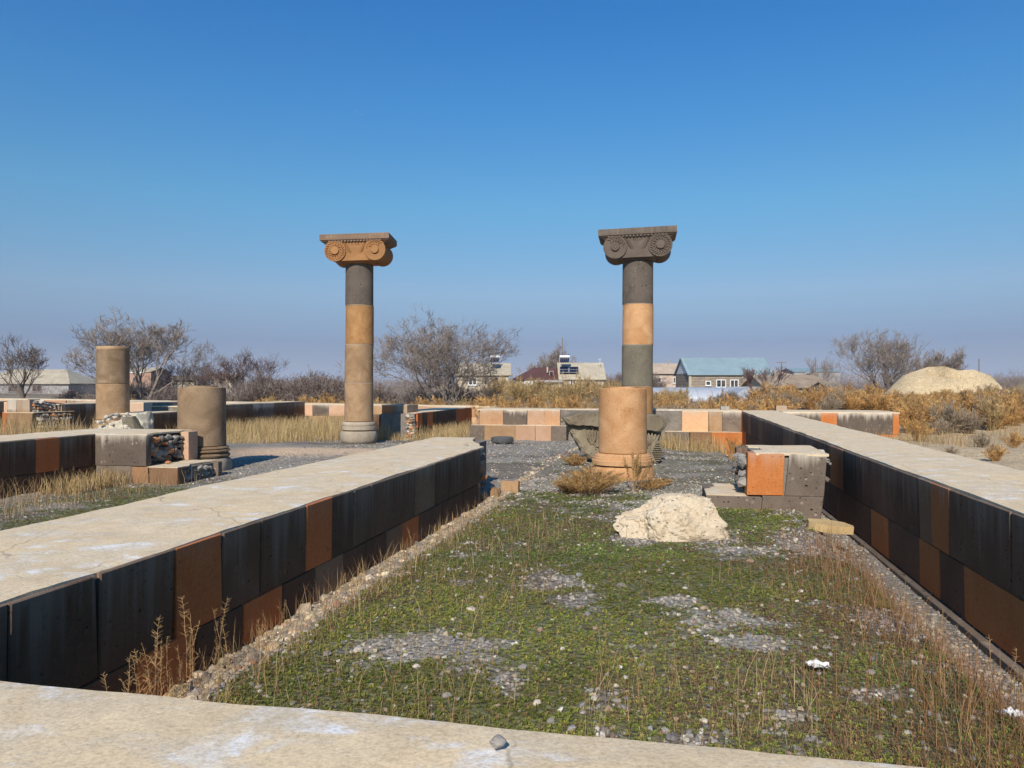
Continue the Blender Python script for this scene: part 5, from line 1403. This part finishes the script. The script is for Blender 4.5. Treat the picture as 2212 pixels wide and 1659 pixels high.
# shared twig thickets
def thicket_mesh(seed, R, H, n, col):
    return shrub_mesh('thicket', seed, R, H, n, 26, col, [3, 2, 2], .95, .011, .30, .15, .55)
PURP = [(.18, .13, .11), (.25, .19, .16), (.31, .25, .205)]
TH = [thicket_mesh(200 + i, 1.5, 1.9, 150, PURP) for i in range(5)]
def place(mesh_list, px0, px1, D0, D1, n, s0, s1, name, label, group, cat='bush', hs=(1, 1), rgen=rnd, zf=None):
    for i in range(n):
        D_ = rgen.uniform(D0, D1); px_ = px0 + (px1 - px0) * (i + rgen.uniform(.1, .9)) / n; x_ = PX(px_, D_)
        o = bpy.data.objects.new(name, rgen.choice(mesh_list)); s = rgen.uniform(s0, s1)
        o.location = on(x_, D_, -.05); o.scale = (s, s, s * rgen.uniform(*hs)); o.rotation_euler = (0, 0, rgen.uniform(0, 6.28)); link(o)
        tag(o, label, cat, group)
place(TH, 560, 750, 43, 48, 15, 1.0, 1.55, 'thicket', 'dense purple brown thicket of twigs left of the left column', 'twig thickets left of the left column')
place(TH, 130, 560, 44, 52, 20, .7, 1.15, 'thicket', 'brown twig thicket under the bare trees behind the stumps', 'twig thickets behind the stumps')
place(TH, 810, 1100, 44, 50, 10, .7, 1.1, 'thicket', 'brown twig thicket around the broad bare tree', 'twig thickets by the broad tree')
place(TH, 1540, 1600, 62, 68, 3, .55, .75, 'thicket', 'purple bare shrub in front of the plastic greenhouses', 'bare shrubs by the greenhouses')
place(TH, 1630, 1680, 68, 74, 3, .8, 1.1, 'thicket', 'reddish shrub at the right end of the blue roofed house', 'bare shrubs by the blue roof')
place(TH, 1700, 1850, 55, 72, 9, .6, 1.0, 'thicket', 'tangled bare shrub below the tan shed roofs', 'bare shrubs below the sheds')
place(TH, 1280, 1420, 105, 150, 9, 1.5, 2.2, 'thicket', 'grey bare shrub between the houses behind the right column', 'shrubs between the houses')

# far scrub on the plain reads as one mass
def far_mass(name, label, zones, seed):
    rs = np.random.RandomState(seed); Vs, Cs = [], []
    for px0, px1, D0, D1, n, s0, s1 in zones:
        for i in range(n):
            D_ = rs.uniform(D0, D1); px_ = rs.uniform(px0, px1); s_ = rs.uniform(s0, s1); x_ = PX(px_, D_); q = 260
            t = rs.rand(q) * 6.28; ph = np.arccos(rs.rand(q)); rr = (.35 + .65 * rs.rand(q) ** .5)
            p = np.stack([np.cos(t) * np.sin(ph) * 1.3, np.sin(t) * np.sin(ph) * 1.3, np.cos(ph) * 1.15], 1) * rr[:, None] * s_ + [x_, D_, float(zg(x_, D_)) - .1]
            d = rs.normal(size=(q, 3)) * .6 + (p - [x_, D_, 0]) / s_ * .5 + [0, 0, .5]; d *= (s_ * .34 / np.linalg.norm(d, axis=1))[:, None]
            w = rs.normal(size=(q, 3)); w *= (.012 * D_ / 100 / np.linalg.norm(w, axis=1) * 1.4)[:, None]
            Vs.append(np.stack([p - w, p + w, p + d], 1).reshape(-1, 3)); Cs.append(np.repeat(np.array(PURP)[rs.choice(3, q)] * rs.uniform(.8, 1.25), 3, 0))
    V = np.concatenate(Vs); o = obj(name, np_mesh(name, V, [np.arange(len(V)).reshape(-1, 3)], np.concatenate(Cs)), M['leaf']); tag(o, label, 'scrub', kind='stuff')
far_mass('far_scrub', 'hazy band of bare scrub and trees across the far plain', [(-40, 1130, 110, 210, 120, 1.6, 3.1), (1280, 1420, 125, 170, 16, 1.5, 2.8), (1690, 2240, 120, 280, 90, 2.0, 4.4), (2050, 2240, 80, 130, 30, 1.5, 3.2), (-40, 2240, 300, 700, 220, 3.5, 7)], 3)

# golden brush behind the walls and on the right bank
BROWN = [(.60, .36, .13), (.52, .30, .11), (.42, .25, .10), (.30, .19, .09)]
SH = [shrub_mesh('dry_shrub', 400 + i, .62, .85, 46, 60, BROWN, [3, 3, 2, 1], .85, .008, .14, .15) for i in range(6)]
SH += [shrub_mesh('dry_shrub', 440 + i, .60, .75, 60, 40, [(.34, .27, .19), (.28, .215, .15), (.42, .32, .2)], [3, 3, 2], .9, .007, .15, .1) for i in range(3)]
GR = [shrub_mesh('dry_shrub', 420 + i, .45, .95, 60, 30, [(.50, .36, .17), (.44, .30, .13), (.36, .24, .11)], [3, 3, 2], .6, .007, .13, .2) for i in range(4)]
place(SH + GR[:2], 560, 1110, 36, 41, 28, 1.3, 1.9, 'dry_shrub', 'golden dry shrub behind the rear wall near the left column', 'golden shrubs behind the rear wall')
place(SH[:3] + GR, 130, 560, 41, 45, 12, 1.0, 1.6, 'dry_shrub', 'straw coloured dry shrub behind the far left wall', 'straw shrubs behind the far left wall')
place(SH + GR[:1], 1020, 1370, 31, 40, 36, 1.35, 1.9, 'dry_shrub', 'golden dry shrub behind the patchwork back wall', 'golden shrubs behind the patchwork wall')
place(GR, 1060, 1360, 50, 62, 40, 1.7, 2.9, 'reed_clump', 'tall straw coloured reeds growing in front of the houses', 'reeds before the houses')
place(SH, 1405, 1720, 31, 40, 34, 1.35, 1.9, 'dry_shrub', 'golden dry shrub between the right column and greenhouses', 'golden shrubs before the greenhouses')
place(GR, 1400, 1480, 46, 55, 10, 1.3, 1.9, 'reed_clump', 'straw reeds beside the pale greenhouse plastic', 'reeds by the greenhouses')
place(SH, 1690, 1900, 31, 42, 20, 1.25, 1.75, 'dry_shrub', 'brown dry shrub behind the streaked wall end', 'brown shrubs behind the streaked wall')
place(SH + GR[:1], 1830, 2230, 32, 43, 60, 1.0, 1.6, 'dry_shrub', 'brown dry shrub on the bank below the sandy mound', 'brown shrubs below the mound')
place(SH + GR[:1], 1960, 2270, 24, 33, 62, .9, 1.6, 'dry_shrub', 'rusty dry shrub on the bank behind the right wall', 'rusty shrubs on the right bank')
place(SH, 2130, 2260, 46, 60, 14, 1.1, 1.7, 'dry_shrub', 'brown dry shrub right of the sandy mound', 'brown shrubs right of the mound')
place(SH, 1920, 2140, 40.0, 43.0, 14, .7, 1.1, 'dry_shrub', 'dark dry shrub growing up the front of the sandy mound', 'shrubs on the mound')
for px_, D_, s, lab in [(1985, 21.5, .9, 'rounded dry shrub just right of the streaked wall end'), (2120, 17.5, .55, 'small grey dry shrub on the bare sandy bank'), (2190, 16.5, .5, 'dry shrub on the bare bank at the right edge'),
                        (2055, 15.0, .35, 'tiny dry tuft low on the bare sandy bank'), (2150, 14.0, .45, 'dry tuft hanging over the right wall edge'), (2030, 23.5, .8, 'dry shrub at the top of the bare sandy bank')]:
    o = bush(px_, 0, rnd.choice(SH), s, lab, D_, name='dry_shrub')
# thin dry grass over the sandy bank outside the right wall
nb = 5000
D_ = 17 * (46 / 17.) ** nrs.rand(nb); px_ = 1850 + 420 * nrs.rand(nb); x = PX(px_, D_); y = D_
k = (wall_b(x, y) > 3.7) & free_of_stone(x, y) & (nrs.rand(nb) < sstep(.42, .6, fbm(x * .7, y * .7, 141, 3))); x, y = x[k], y[k]
o = obj('bank_grass', straw_mesh('bank_grass', x, y, zg(x, y) - .02, .10 + .3 * nrs.rand(len(x)), .0016 + .00016 * y, pick([(.46, .31, .14), (.36, .24, .11), (.28, .20, .11)], [3, 3, 2], len(x)), .7), M['leaf'])
tag(o, 'thin dry grass scattered over the sandy bank at right', 'dry grass', kind='stuff')
# ------------------------------------------------------------------ village
def masonry(name, c1, c2, mortar, bw=.42, bh=.2):
    m, nt, bs = new_mat(name)
    tc = N(nt, 'ShaderNodeTexCoord').outputs['Object']
    sp = N(nt, 'ShaderNodeSeparateXYZ'); nt.links.new(tc, sp.inputs[0])
    cb = N(nt, 'ShaderNodeCombineXYZ')
    nt.links.new(math_n(nt, 'ADD', sp.outputs[0], sp.outputs[1]), cb.inputs[0]); nt.links.new(sp.outputs[2], cb.inputs[1])
    b = N(nt, 'ShaderNodeTexBrick'); nt.links.new(cb.outputs[0], b.inputs['Vector'])
    b.inputs['Color1'].default_value = (*c1, 1); b.inputs['Color2'].default_value = (*c2, 1); b.inputs['Mortar'].default_value = (*mortar, 1)
    b.inputs['Scale'].default_value = 1.0; b.inputs['Brick Width'].default_value = bw; b.inputs['Row Height'].default_value = bh; b.inputs['Mortar Size'].default_value = .022
    n1 = noise(nt, tc, 1.3, 4, .6)
    c = mix(nt, .8, b.outputs['Color'], ramp(nt, n1, [(.25, .7), (.75, 1.25)]), 'MULTIPLY')
    nt.links.new(c, bs.inputs['Base Color']); bump(nt, bs, b.outputs['Fac'], -.4, .03)
    return m
def sheet(name, col, pitch=.18, rough=.75, metal=0.0, var=.2):
    m, nt, bs = new_mat(name)
    tc = N(nt, 'ShaderNodeTexCoord').outputs['Object']
    wv = N(nt, 'ShaderNodeTexWave'); wv.bands_direction = 'X'; wv.inputs['Scale'].default_value = 1 / pitch / 6.28 * 3.14; nt.links.new(tc, wv.inputs['Vector'])
    n1 = noise(nt, tc, .7, 5, .65, .4); n2 = noise(nt, scaled(nt, tc, 5, .6, .6), 1, 3)
    c = mix(nt, 1, col, ramp(nt, n1, [(.25, 1 - var), (.75, 1 + var)]), 'MULTIPLY'); c = mix(nt, .6, c, ramp(nt, n2, [(.25, 1 - var), (.75, 1 + var)]), 'MULTIPLY')
    c = mix(nt, .35, c, ramp(nt, wv.outputs['Fac'], [(0, .75), (1, 1.15)]), 'MULTIPLY')
    nt.links.new(c, bs.inputs['Base Color']); bs.inputs['Roughness'].default_value = rough; bs.inputs['Metallic'].default_value = metal
    bump(nt, bs, wv.outputs['Fac'], .5, .04)
    return m
M['tuffwall'] = masonry('pink_tuff_masonry', (.47, .33, .25), (.55, .42, .33), (.50, .44, .37))
M['creamwall'] = masonry('cream_tuff_masonry', (.46, .37, .25), (.55, .46, .33), (.42, .36, .28))
M['darkwall'] = masonry('brown_tuff_masonry', (.17, .125, .09), (.23, .175, .125), (.46, .40, .32), .42, .22)
M['brickwall'] = masonry('orange_masonry', (.42, .21, .13), (.48, .26, .17), (.4, .33, .27))
M['plaster'] = plain_mat('grey_plaster', (.33, .31, .30), .2, 1.5, bumps=.1)
M['asbestos'] = sheet('asbestos_sheet', (.47, .40, .29)); M['asbestos_pink'] = sheet('sandy_asbestos_sheet', (.50, .385, .28)); M['asbestos_old'] = sheet('old_brown_sheet', (.33, .25, .175), var=.3)
M['brownroof'] = sheet('brown_painted_metal', (.115, .052, .040), .5, .55); M['blueroof'] = sheet('pale_blue_metal', (.25, .335, .36), .25, .45, 0, .12)
M['white'] = plain_mat('white_paint', (.75, .75, .74), .06, 4, .5, 0); M['frame_old'] = plain_mat('old_window_wood', (.30, .22, .19), .2, 6, .7, 0)
M['wood'] = plain_mat('weathered_wood', (.22, .17, .13), .3, 5, .85, .2); M['opening_shade'] = plain_mat('painted_opening_shade', (.03, .028, .026), .2, 3, .9, 0)  # near-black colour on solid slabs stands in for shade inside openings
m, nt, bs = new_mat('window_glass'); bs.inputs['Base Color'].default_value = (.035, .045, .05, 1); bs.inputs['Roughness'].default_value = .12; bs.inputs['Specular IOR Level'].default_value = .5
n_ = noise(nt, N(nt, 'ShaderNodeTexCoord').outputs['Object'], 1.5, 2); nt.links.new(mix(nt, ramp(nt, n_, [(.45, 0), (.6, 1)]), (.02, .026, .03), (.10, .085, .07)), bs.inputs['Base Color']); M['glass'] = m
m, nt, bs = new_mat('solar_cells'); tc = N(nt, 'ShaderNodeTexCoord').outputs['Object']; bs.inputs['Roughness'].default_value = .2; bs.inputs['Specular IOR Level'].default_value = .5
n_ = noise(nt, tc, 3, 2); nt.links.new(mix(nt, n_, (.008, .011, .028), (.016, .02, .042)), bs.inputs['Base Color']); M['cells'] = m
m, nt, bs = new_mat('greenhouse_plastic'); tc = N(nt, 'ShaderNodeTexCoord').outputs['Object']
n_ = noise(nt, scaled(nt, tc, 2.5, 2.5, .5), 1.2, 4, .6, 1.0); nt.links.new(mix(nt, n_, (.30, .33, .38), (.46, .48, .52)), bs.inputs['Base Color']); bs.inputs['Roughness'].default_value = .35; bs.inputs['Specular IOR Level'].default_value = .5
bump(nt, bs, n_, .6, .12); M['film'] = m

def bx_part(name, mat, parent, x0, x1, y0, y1, z0, z1):
    mb = MB(); mb.box(x0, x1, y0, y1, z0, z1); return mb.build(name, M[mat], parent)
def window(root, D_, px0, px1, py0, py1, frame='white', mull=1, glass='glass', t=.07):
    """built as an outward frame with recessed pane"""
    x0, x1 = PX(px0, D_), PX(px1, D_); z1, z0 = PZ(py0, D_), PZ(py1, D_); y = D_
    mb = MB()
    for a0, a1, c0, c1 in [(x0, x1, z0, z0 + t), (x0, x1, z1 - t, z1), (x0, x0 + t, z0 + t, z1 - t), (x1 - t, x1, z0 + t, z1 - t)]: mb.box(a0, a1, y - .10, y + .02, c0, c1)
    for i in range(mull):
        xm = x0 + (x1 - x0) * (i + 1) / (mull + 1); mb.box(xm - t * .5, xm + t * .5, y - .09, y + .02, z0 + t, z1 - t)
    w = mb.build('window', M[frame], root)
    mb = MB(); mb.box(x0 + t * .5, x1 - t * .5, y - .05, y - .02, z0 + t * .5, z1 - t * .5); mb.build('pane', M[glass], w)
    mb = MB(); mb.box(x0 - .08, x1 + .08, y - .16, y + .02, z0 - .07, z0 - .002); mb.build('sill', M[frame], w)
    return w
def roof_gable(root, x0, x1, y0, y1, ze, zr, mat, over=.35, hipl=0.0, hipr=0.0, th=.09):
    yr = (y0 + y1) / 2; ov = over; dz = (zr - ze) / (yr - y0) * ov
    A = [(x0 - ov, y0 - ov, ze - dz), (x1 + ov, y0 - ov, ze - dz), (x1 + ov - hipr, yr, zr), (x0 - ov + hipl, yr, zr), (x0 - ov, y1 + ov, ze - dz), (x1 + ov, y1 + ov, ze - dz)]
    mb = MB(); v = A + [(p[0], p[1], p[2] + th) for p in A]
    mb.add(v, [(6, 7, 8, 9), (9, 8, 11, 10), (0, 3, 2, 1), (3, 4, 5, 2), (0, 1, 7, 6), (5, 4, 10, 11), (1, 2, 8, 7), (2, 5, 11, 8), (3, 0, 6, 9), (4, 3, 9, 10)] + ([(1, 5, 2), (7, 8, 11)] if hipr else []) + ([(0, 3, 4), (6, 10, 9)] if hipl else []))
    o = mb.build('roof', M[mat], root); fix_normals(o.data)
    return o
def house_shell(name, label, pl, pr, D_, ye, yr, depth, wall, roof, over=.35, hipl=0., hipr=0., gable=None):
    x0, x1 = PX(pl, D_), PX(pr, D_); ze = PZ(ye, D_); zr = PZ(yr, D_ + depth / 2); z0 = float(zg((x0 + x1) / 2, D_)) - .4
    r = empty(name, ((x0 + x1) / 2, D_, z0)); tag(r, label, 'house')
    mb = MB(); mb.box(x0, x1, D_, D_ + depth, z0, ze - .02); mb.build('wall', M[wall], r)
    if not hipl or not hipr:
        mb = MB()
        for xx, hip in ((x0 + .02, hipl), (x1 - .22, hipr)):
            if not hip: mb.prism([(xx, D_ + .05, ze - .03), (xx, D_ + depth - .05, ze - .03), (xx, D_ + depth / 2, zr - .06)], (.2, 0, 0))
        o = mb.build('gable', M[gable or wall], r); fix_normals(o.data)
    ro = roof_gable(r, x0, x1, D_, D_ + depth, ze, zr, roof, over, hipl, hipr)
    return r, ro
def heater(px0, px1, yt, yb, D_, label):
    x0, x1 = PX(px0, D_), PX(px1, D_); z1, z0 = PZ(yt, D_), PZ(yb, D_); w_ = x1 - x0
    r = empty('solar_water_heater', ((x0 + x1) / 2, D_, z0)); tag(r, label, 'solar heater')
    mb = MB(); mb.prism([(x0, D_ - .1, z0 + .05), (x1 - .15, D_ - .1, z0 + .05), (x1, D_ + .9, z1 - .35), (x0 + .15, D_ + .9, z1 - .35)], (0, .06, .06)); o = mb.build('collector', M['cells'], r); fix_normals(o.data)
    mb = MB(); h = []
    mb.tube([(x0 + .05, D_ + 1.0, z1 - .18), (x1 + .05, D_ + 1.0, z1 - .18)], [.19, .19], 14); o = mb.build('tank', M['white'], r); smooth_by_angle(o, 40)
    for xx in (x0 + .05, x1 - .05):
        mb = MB(); mb.tube([(xx, D_ + 1.0, z1 - .3), (xx, D_ + 1.0, z0 - .3)], [.025, .025], 5); mb.tube([(xx, D_ - .1, z0 + .02), (xx, D_ + 1.0, z0 - .02)], [.025, .025], 5); mb.build('leg', M['white'], r)
    for i in range(1, 5):
        u = i / 5; mb = MB(); mb.tube([(x0 + (x1 - .15 - x0) * u, D_ - .06, z0 + .13), (x0 + .15 + (x1 - x0 - .15) * u, D_ + .9, z1 - .27)], [.012, .012], 4); mb.build('rib', M['frame_old'], r)

# house with sandy roof, far right of the row (behind the right column)
r, _ = house_shell('village_house', 'pink masonry house with sandy sheet roof just right of the right column', 1395, 1476, 122, 806, 786, 9, 'tuffwall', 'asbestos_pink')
window(r, 122, 1415, 1428, 815, 827, mull=1); window(r, 122, 1454, 1463, 815, 828, mull=1)
mb = MB(); x = PX(1444, 126); mb.tube([(x, 126, PZ(787, 126)), (x, 126, PZ(776, 126))], [.12, .12], 6); mb.tube([(x - .5, 126, PZ(779, 126)), (x + .5, 126, PZ(779, 126))], [.05, .05], 5); mb.build('chimney', M['plaster'], r)
# blue roofed house
r, ro = house_shell('village_house', 'brown masonry house with long pale blue metal roof and white windows', 1489, 1668, 108, 808, 774, 9, 'darkwall', 'blueroof', .3, gable='plaster')
for i in range(9):
    z = PZ(806, 108) + i * .25; x = PX(1489, 108) - .012; half = 4.4 * (1 - i / 9.6); mb = MB(); mb.box(x - .02, x, 112.5 - half, 112.5 + half, z, z + .22); mb.build('gable_board', M['white'], r)
mb = MB(); mb.box(PX(1489, 108) - .06, PX(1493.5, 108), 107.93, 108.4, PZ(860, 108), PZ(809, 108)); mb.build('corner_quoin', M['asbestos'], r)
window(r, 108, 1524, 1535.5, 823, 833, mull=0, t=.10); window(r, 108, 1532 + 15, 1574 - 6, 820, 837, mull=1, t=.10); window(r, 108, 1577, 1595, 820, 837, mull=1, t=.10)
window(r, 108, 1610, 1664, 818, 839, mull=5, t=.10)
mb = MB(); mb.box(PX(1603, 108), PX(1666, 108), 107.96, 108.02, PZ(817, 108), PZ(811, 108)); mb.build('lintel', M['asbestos'], r)
# house with solar panels
r, _ = house_shell('village_house', 'cream house with sheet roof carrying two dark solar panels', 1212, 1304, 104, 817, 785, 7, 'tuffwall', 'asbestos')
window(r, 104, 1231, 1250, 821.5, 839, mull=2, t=.09); window(r, 104, 1268, 1284, 822, 840, mull=1, t=.09)
heater(1209, 1231, 767, 783, 104.5, 'white tank solar water heater on the roof beside two solar panels')
for p0, p1 in ((1209, 1228), (1229.5, 1249)):
    y0 = 806.5; D0_ = 104.6; D1_ = 105.9
    mb = MB(); a = [(PX(p0, D0_), D0_ - .12, PZ(807, D0_) + .10), (PX(p1, D0_), D0_ - .12, PZ(807, D0_) + .10), (PX(p1, D1_), D1_ - .12, PZ(795, D1_) + .12), (PX(p0, D1_), D1_ - .12, PZ(795, D1_) + .12)]
    mb.prism(a, (0, -.03, .05)); q = empty('photovoltaic_module', a[0]); tag(q, 'left' + ' dark solar panel of the pair on the sheet roof' if p0 < 1220 else 'right dark solar panel of the pair on the sheet roof', 'solar panel')
    o = mb.build('panel', M['cells'], q); fix_normals(o.data)
    mb = MB(); A = [Vector(t) + Vector((0, -.04, .06)) for t in a]
    for s0, s1 in ((0, 1), (1, 2), (2, 3), (3, 0)): mb.tube([A[s0], A[s1]], [.035, .035], 4)
    mb.tube([(A[0] + A[3]) / 2, (A[1] + A[2]) / 2], [.03, .03], 4); mb.build('frame', M['plaster'], q)
mb = MB(); x = PX(1296, 106); mb.tube([(x, 106, PZ(788, 106)), (x, 106, PZ(774, 106))], [.03, .03], 5); mb.tube([(x - .3, 106, PZ(777, 106)), (x + .25, 106, PZ(776, 106))], [.02, .02], 4); o = mb.build('antenna', M['white']); tag(o, 'thin roof antenna on the right end of the sheet roof', 'antenna')
# brown roofed house with porch and annexe
r, _ = house_shell('village_house', 'house with dark brown hipped metal roof and lean to annexe', 1112, 1212, 106, 818, 795, 8, 'creamwall', 'brownroof', .4, hipl=3.2)
mb = MB(); x0, x1 = PX(1180, 103), PX(1216, 103)
bx_part('annexe', 'creamwall', r, PX(1158, 102), PX(1216, 102), 102.0, 105.9, -.4, PZ(826, 102)); bx_part('annexe_roof', 'plaster', r, PX(1154, 101.6), PX(1218, 101.6), 101.5, 106, PZ(826, 102) + .005, PZ(821, 102))
window(r, 102, 1179, 1192, 828, 844, 'frame_old', 1, t=.09); bx_part('door', 'white', r, PX(1205, 102), PX(1212, 102), 101.93, 102.02, -.2, PZ(829, 102)); bx_part('porch', 'white', r, PX(1133, 105.8), PX(1152, 105.8), 105.8, 106.02, -.2, PZ(822, 106))
bx_part('porch_opening', 'opening_shade', r, PX(1152.5, 105.8), PX(1158, 105.8), 105.82, 106.03, -.2, PZ(822, 106))
mb = MB(); mb.box(PX(1186, 107), PX(1196, 107), 106.9, 107.9, PZ(811, 107), PZ(801, 107)); d = mb.build('dormer', M['frame_old'], r); mb = MB(); mb.box(PX(1188, 107), PX(1194, 107), 106.8, 106.89, PZ(810, 107), PZ(803, 107)); mb.build('dormer_opening', M['opening_shade'], d)
mb = MB(); mb.box(PX(1181, 107.4), PX(1184, 107.4), 107.3, 107.6, PZ(805, 107.4), PZ(793, 107.4)); mb.build('chimney', M['asbestos'], r)
# house behind the broad tree
r, _ = house_shell('village_house', 'cream house with sheet roof half hidden behind the broad bare tree', 985, 1098, 100, 809, 786, 8, 'creamwall', 'asbestos', .35)
window(r, 100, 1012, 1030, 815, 832, mull=1, t=.09); window(r, 100, 1068, 1077, 814, 832, 'frame_old', 0, t=.09)
heater(1058, 1079, 767, 783, 101.0, 'white tank solar water heater on the roof behind the bare trees')
# low house at the left edge
r, _ = house_shell('village_house', 'low grey house with broad hipped sheet roof at the left edge', -60, 148, 150, 827, 799, 12, 'plaster', 'asbestos', .5, hipr=4.2, hipl=4.2)
window(r, 150, 18, 40, 832, 846, 'frame_old', 1, t=.1); window(r, 150, 70, 90, 832, 846, 'frame_old', 1, t=.1)
# block house glimpsed between the stumps
r, _ = house_shell('village_house', 'orange and white block house seen between the two left stumps', 272, 326, 140, 803, 795, 8, 'brickwall', 'asbestos', .2)
bx_part('upper_band', 'white', r, PX(272, 139.9), PX(310, 139.9), 139.85, 139.99, PZ(806, 140), PZ(803.3, 140)); window(r, 140, 287, 298, 815, 826, 'frame_old', 1, t=.1)
r, _ = house_shell('village_house', 'long low pale house on the plain behind the stumps', 330, 420, 170, 822, 812, 9, 'creamwall', 'asbestos_old', .3)
window(r, 170, 345, 355, 826, 834, 'white', 0, t=.1); window(r, 170, 375, 385, 826, 834, 'white', 0, t=.1)
r, _ = house_shell('village_house', 'small far house left of the twig thicket', 440, 500, 190, 819, 808, 9, 'creamwall', 'asbestos_pink', .3)
window(r, 190, 455, 463, 823, 831, 'white', 0, t=.1)
# sheds at the right
r, _ = house_shell('shed', 'long shed with weathered brown roof right of the blue roofed house', 1655, 1800, 92, 836, 811, 9, 'creamwall', 'asbestos_old', .4, hipr=1.0)
bx_part('door', 'opening_shade', r, PX(1742, 92), PX(1752, 92), 91.95, 92.05, -.2, PZ(840, 92)); r['category'] = 'shed'
r, _ = house_shell('village_house', 'tan hipped roof house behind the long brown shed', 1672, 1728, 126, 814, 797, 9, 'plaster', 'asbestos_pink', .4, hipr=4.5)
window(r, 126, 1690, 1700, 817, 826, 'white', 1, t=.1)
r, _ = house_shell('shed', 'collapsing dark timber lean to below the sandy mound', 1800, 1840, 86, 841, 826, 6, 'wood', 'asbestos_old', .5, hipr=1.6); r['category'] = 'shed'
bx_part('opening', 'opening_shade', r, PX(1806, 86), PX(1830, 86), 85.95, 86.05, -.3, PZ(843, 86))
r, _ = house_shell('village_house', 'far building with pale teal roof beyond the sheds', 1715, 1815, 230, 803, 796, 12, 'plaster', 'blueroof', .3); window(r, 230, 1740, 1752, 805, 812, 'white', 0, t=.12)
# greenhouses
def tunnel(label, c, R, H, L, along):
    r = empty('greenhouse', c); tag(r, label, 'greenhouse'); n = 18; m_ = max(4, int(L / .8)); mb = MB()
    for i in range(m_ + 1):
        for k in range(n + 1):
            t = math.pi * k / n; rr = 1 + .015 * math.sin(i * 2.7 + k); u = -L / 2 + L * i / m_; s = R * math.cos(t) * rr; z = H * math.sin(t) ** .8 * rr
            mb.v.append((u, s, z) if along == 'x' else (s, u, z))
    for i in range(m_):
        for k in range(n): a = i * (n + 1) + k; mb.f.append((a, a + 1, a + n + 2, a + n + 1))
    mb.f.append(tuple(range(n + 1))); mb.f.append(tuple(range(m_ * (n + 1), (m_ + 1) * (n + 1)))[::-1])
    o = mb.build('film', M['film'], r, world=False); fix_normals(o.data); smooth_by_angle(o, 50)
    for i in range(0, m_ + 1, 2):
        u = -L / 2 + L * i / m_; p = [((u, R * 1.01 * math.cos(math.pi * k / 12), H * 1.01 * math.sin(math.pi * k / 12) ** .8) if along == 'x' else (R * 1.01 * math.cos(math.pi * k / 12), u, H * 1.01 * math.sin(math.pi * k / 12) ** .8)) for k in range(13)]
        mb = MB(); mb.tube(p, [.03] * 13, 4); mb.build('hoop', M['plaster'], r, world=False)
tunnel('long plastic greenhouse tunnel below the blue roofed house', (PX(1490, 86), 86, -.2), 2.4, 1.65, PX(1575, 86) - PX(1405, 86), 'x')
tunnel('round ended plastic greenhouse below the large white window', (PX(1610, 84), 84, -.2), 2.6, 1.7, 9, 'y')
tunnel('low sagging plastic tunnel in front of the other greenhouses', (PX(1440, 78), 78, -.3), 1.8, 1.15, PX(1480, 78) - PX(1400, 78), 'x')
tunnel('small white plastic covered bed below the brown shed', (PX(1715, 80), 80, -.3), 1.2, 1.0, PX(1748, 80) - PX(1690, 80), 'x')
# poles
def pole(px_, yt, D_, label, arm=True):
    x = PX(px_, D_); z0 = float(zg(x, D_)) - .2; zt = PZ(yt, D_); r = empty('utility_pole', (x, D_, z0)); tag(r, label, 'pole')
    mb = MB(); mb.tube([(x, D_, z0), (x, D_, zt)], [.14, .10], 7); mb.build('post', M['wood'], r)
    if arm: mb = MB(); mb.box(x - .9, x + .9, D_ - .06, D_ + .06, zt - .25, zt - .12); mb.build('crossarm', M['wood'], r)
pole(1688, 781, 150, 'utility pole with crossarm beside the tan hipped roof'); pole(1797 - 35, 772, 160, 'plain pole beyond the sheds', False); pole(1215, 730, 150, 'tall thin mast behind the solar panel house', False)
pole(2115, 775, 150, 'pole in the tree line at the right edge', False); pole(1484, 838, 80, 'short dark post before the greenhouse', False); pole(1561, 840, 78, 'thin pale post between the greenhouses', False)
# ------------------------------------------------------------------ hazy air
def haze():
    mb = MB(); mb.box(-9500, 9500, -40, 9200, -4.5, 140)
    m = bpy.data.materials.new('haze_air'); m.use_nodes = True; nt = m.node_tree; nt.nodes.clear()
    out = nt.nodes.new('ShaderNodeOutputMaterial'); pv = nt.nodes.new('ShaderNodeVolumePrincipled')
    pv.inputs['Color'].default_value = (.80, .86, 1.0, 1); pv.inputs['Density'].default_value = 0.00021; pv.inputs['Anisotropy'].default_value = 0.0
    nt.links.new(pv.outputs[0], out.inputs['Volume'])
    o = mb.build('haze', m); tag(o, 'thin bluish haze over the plain', 'haze', kind='stuff')
haze()
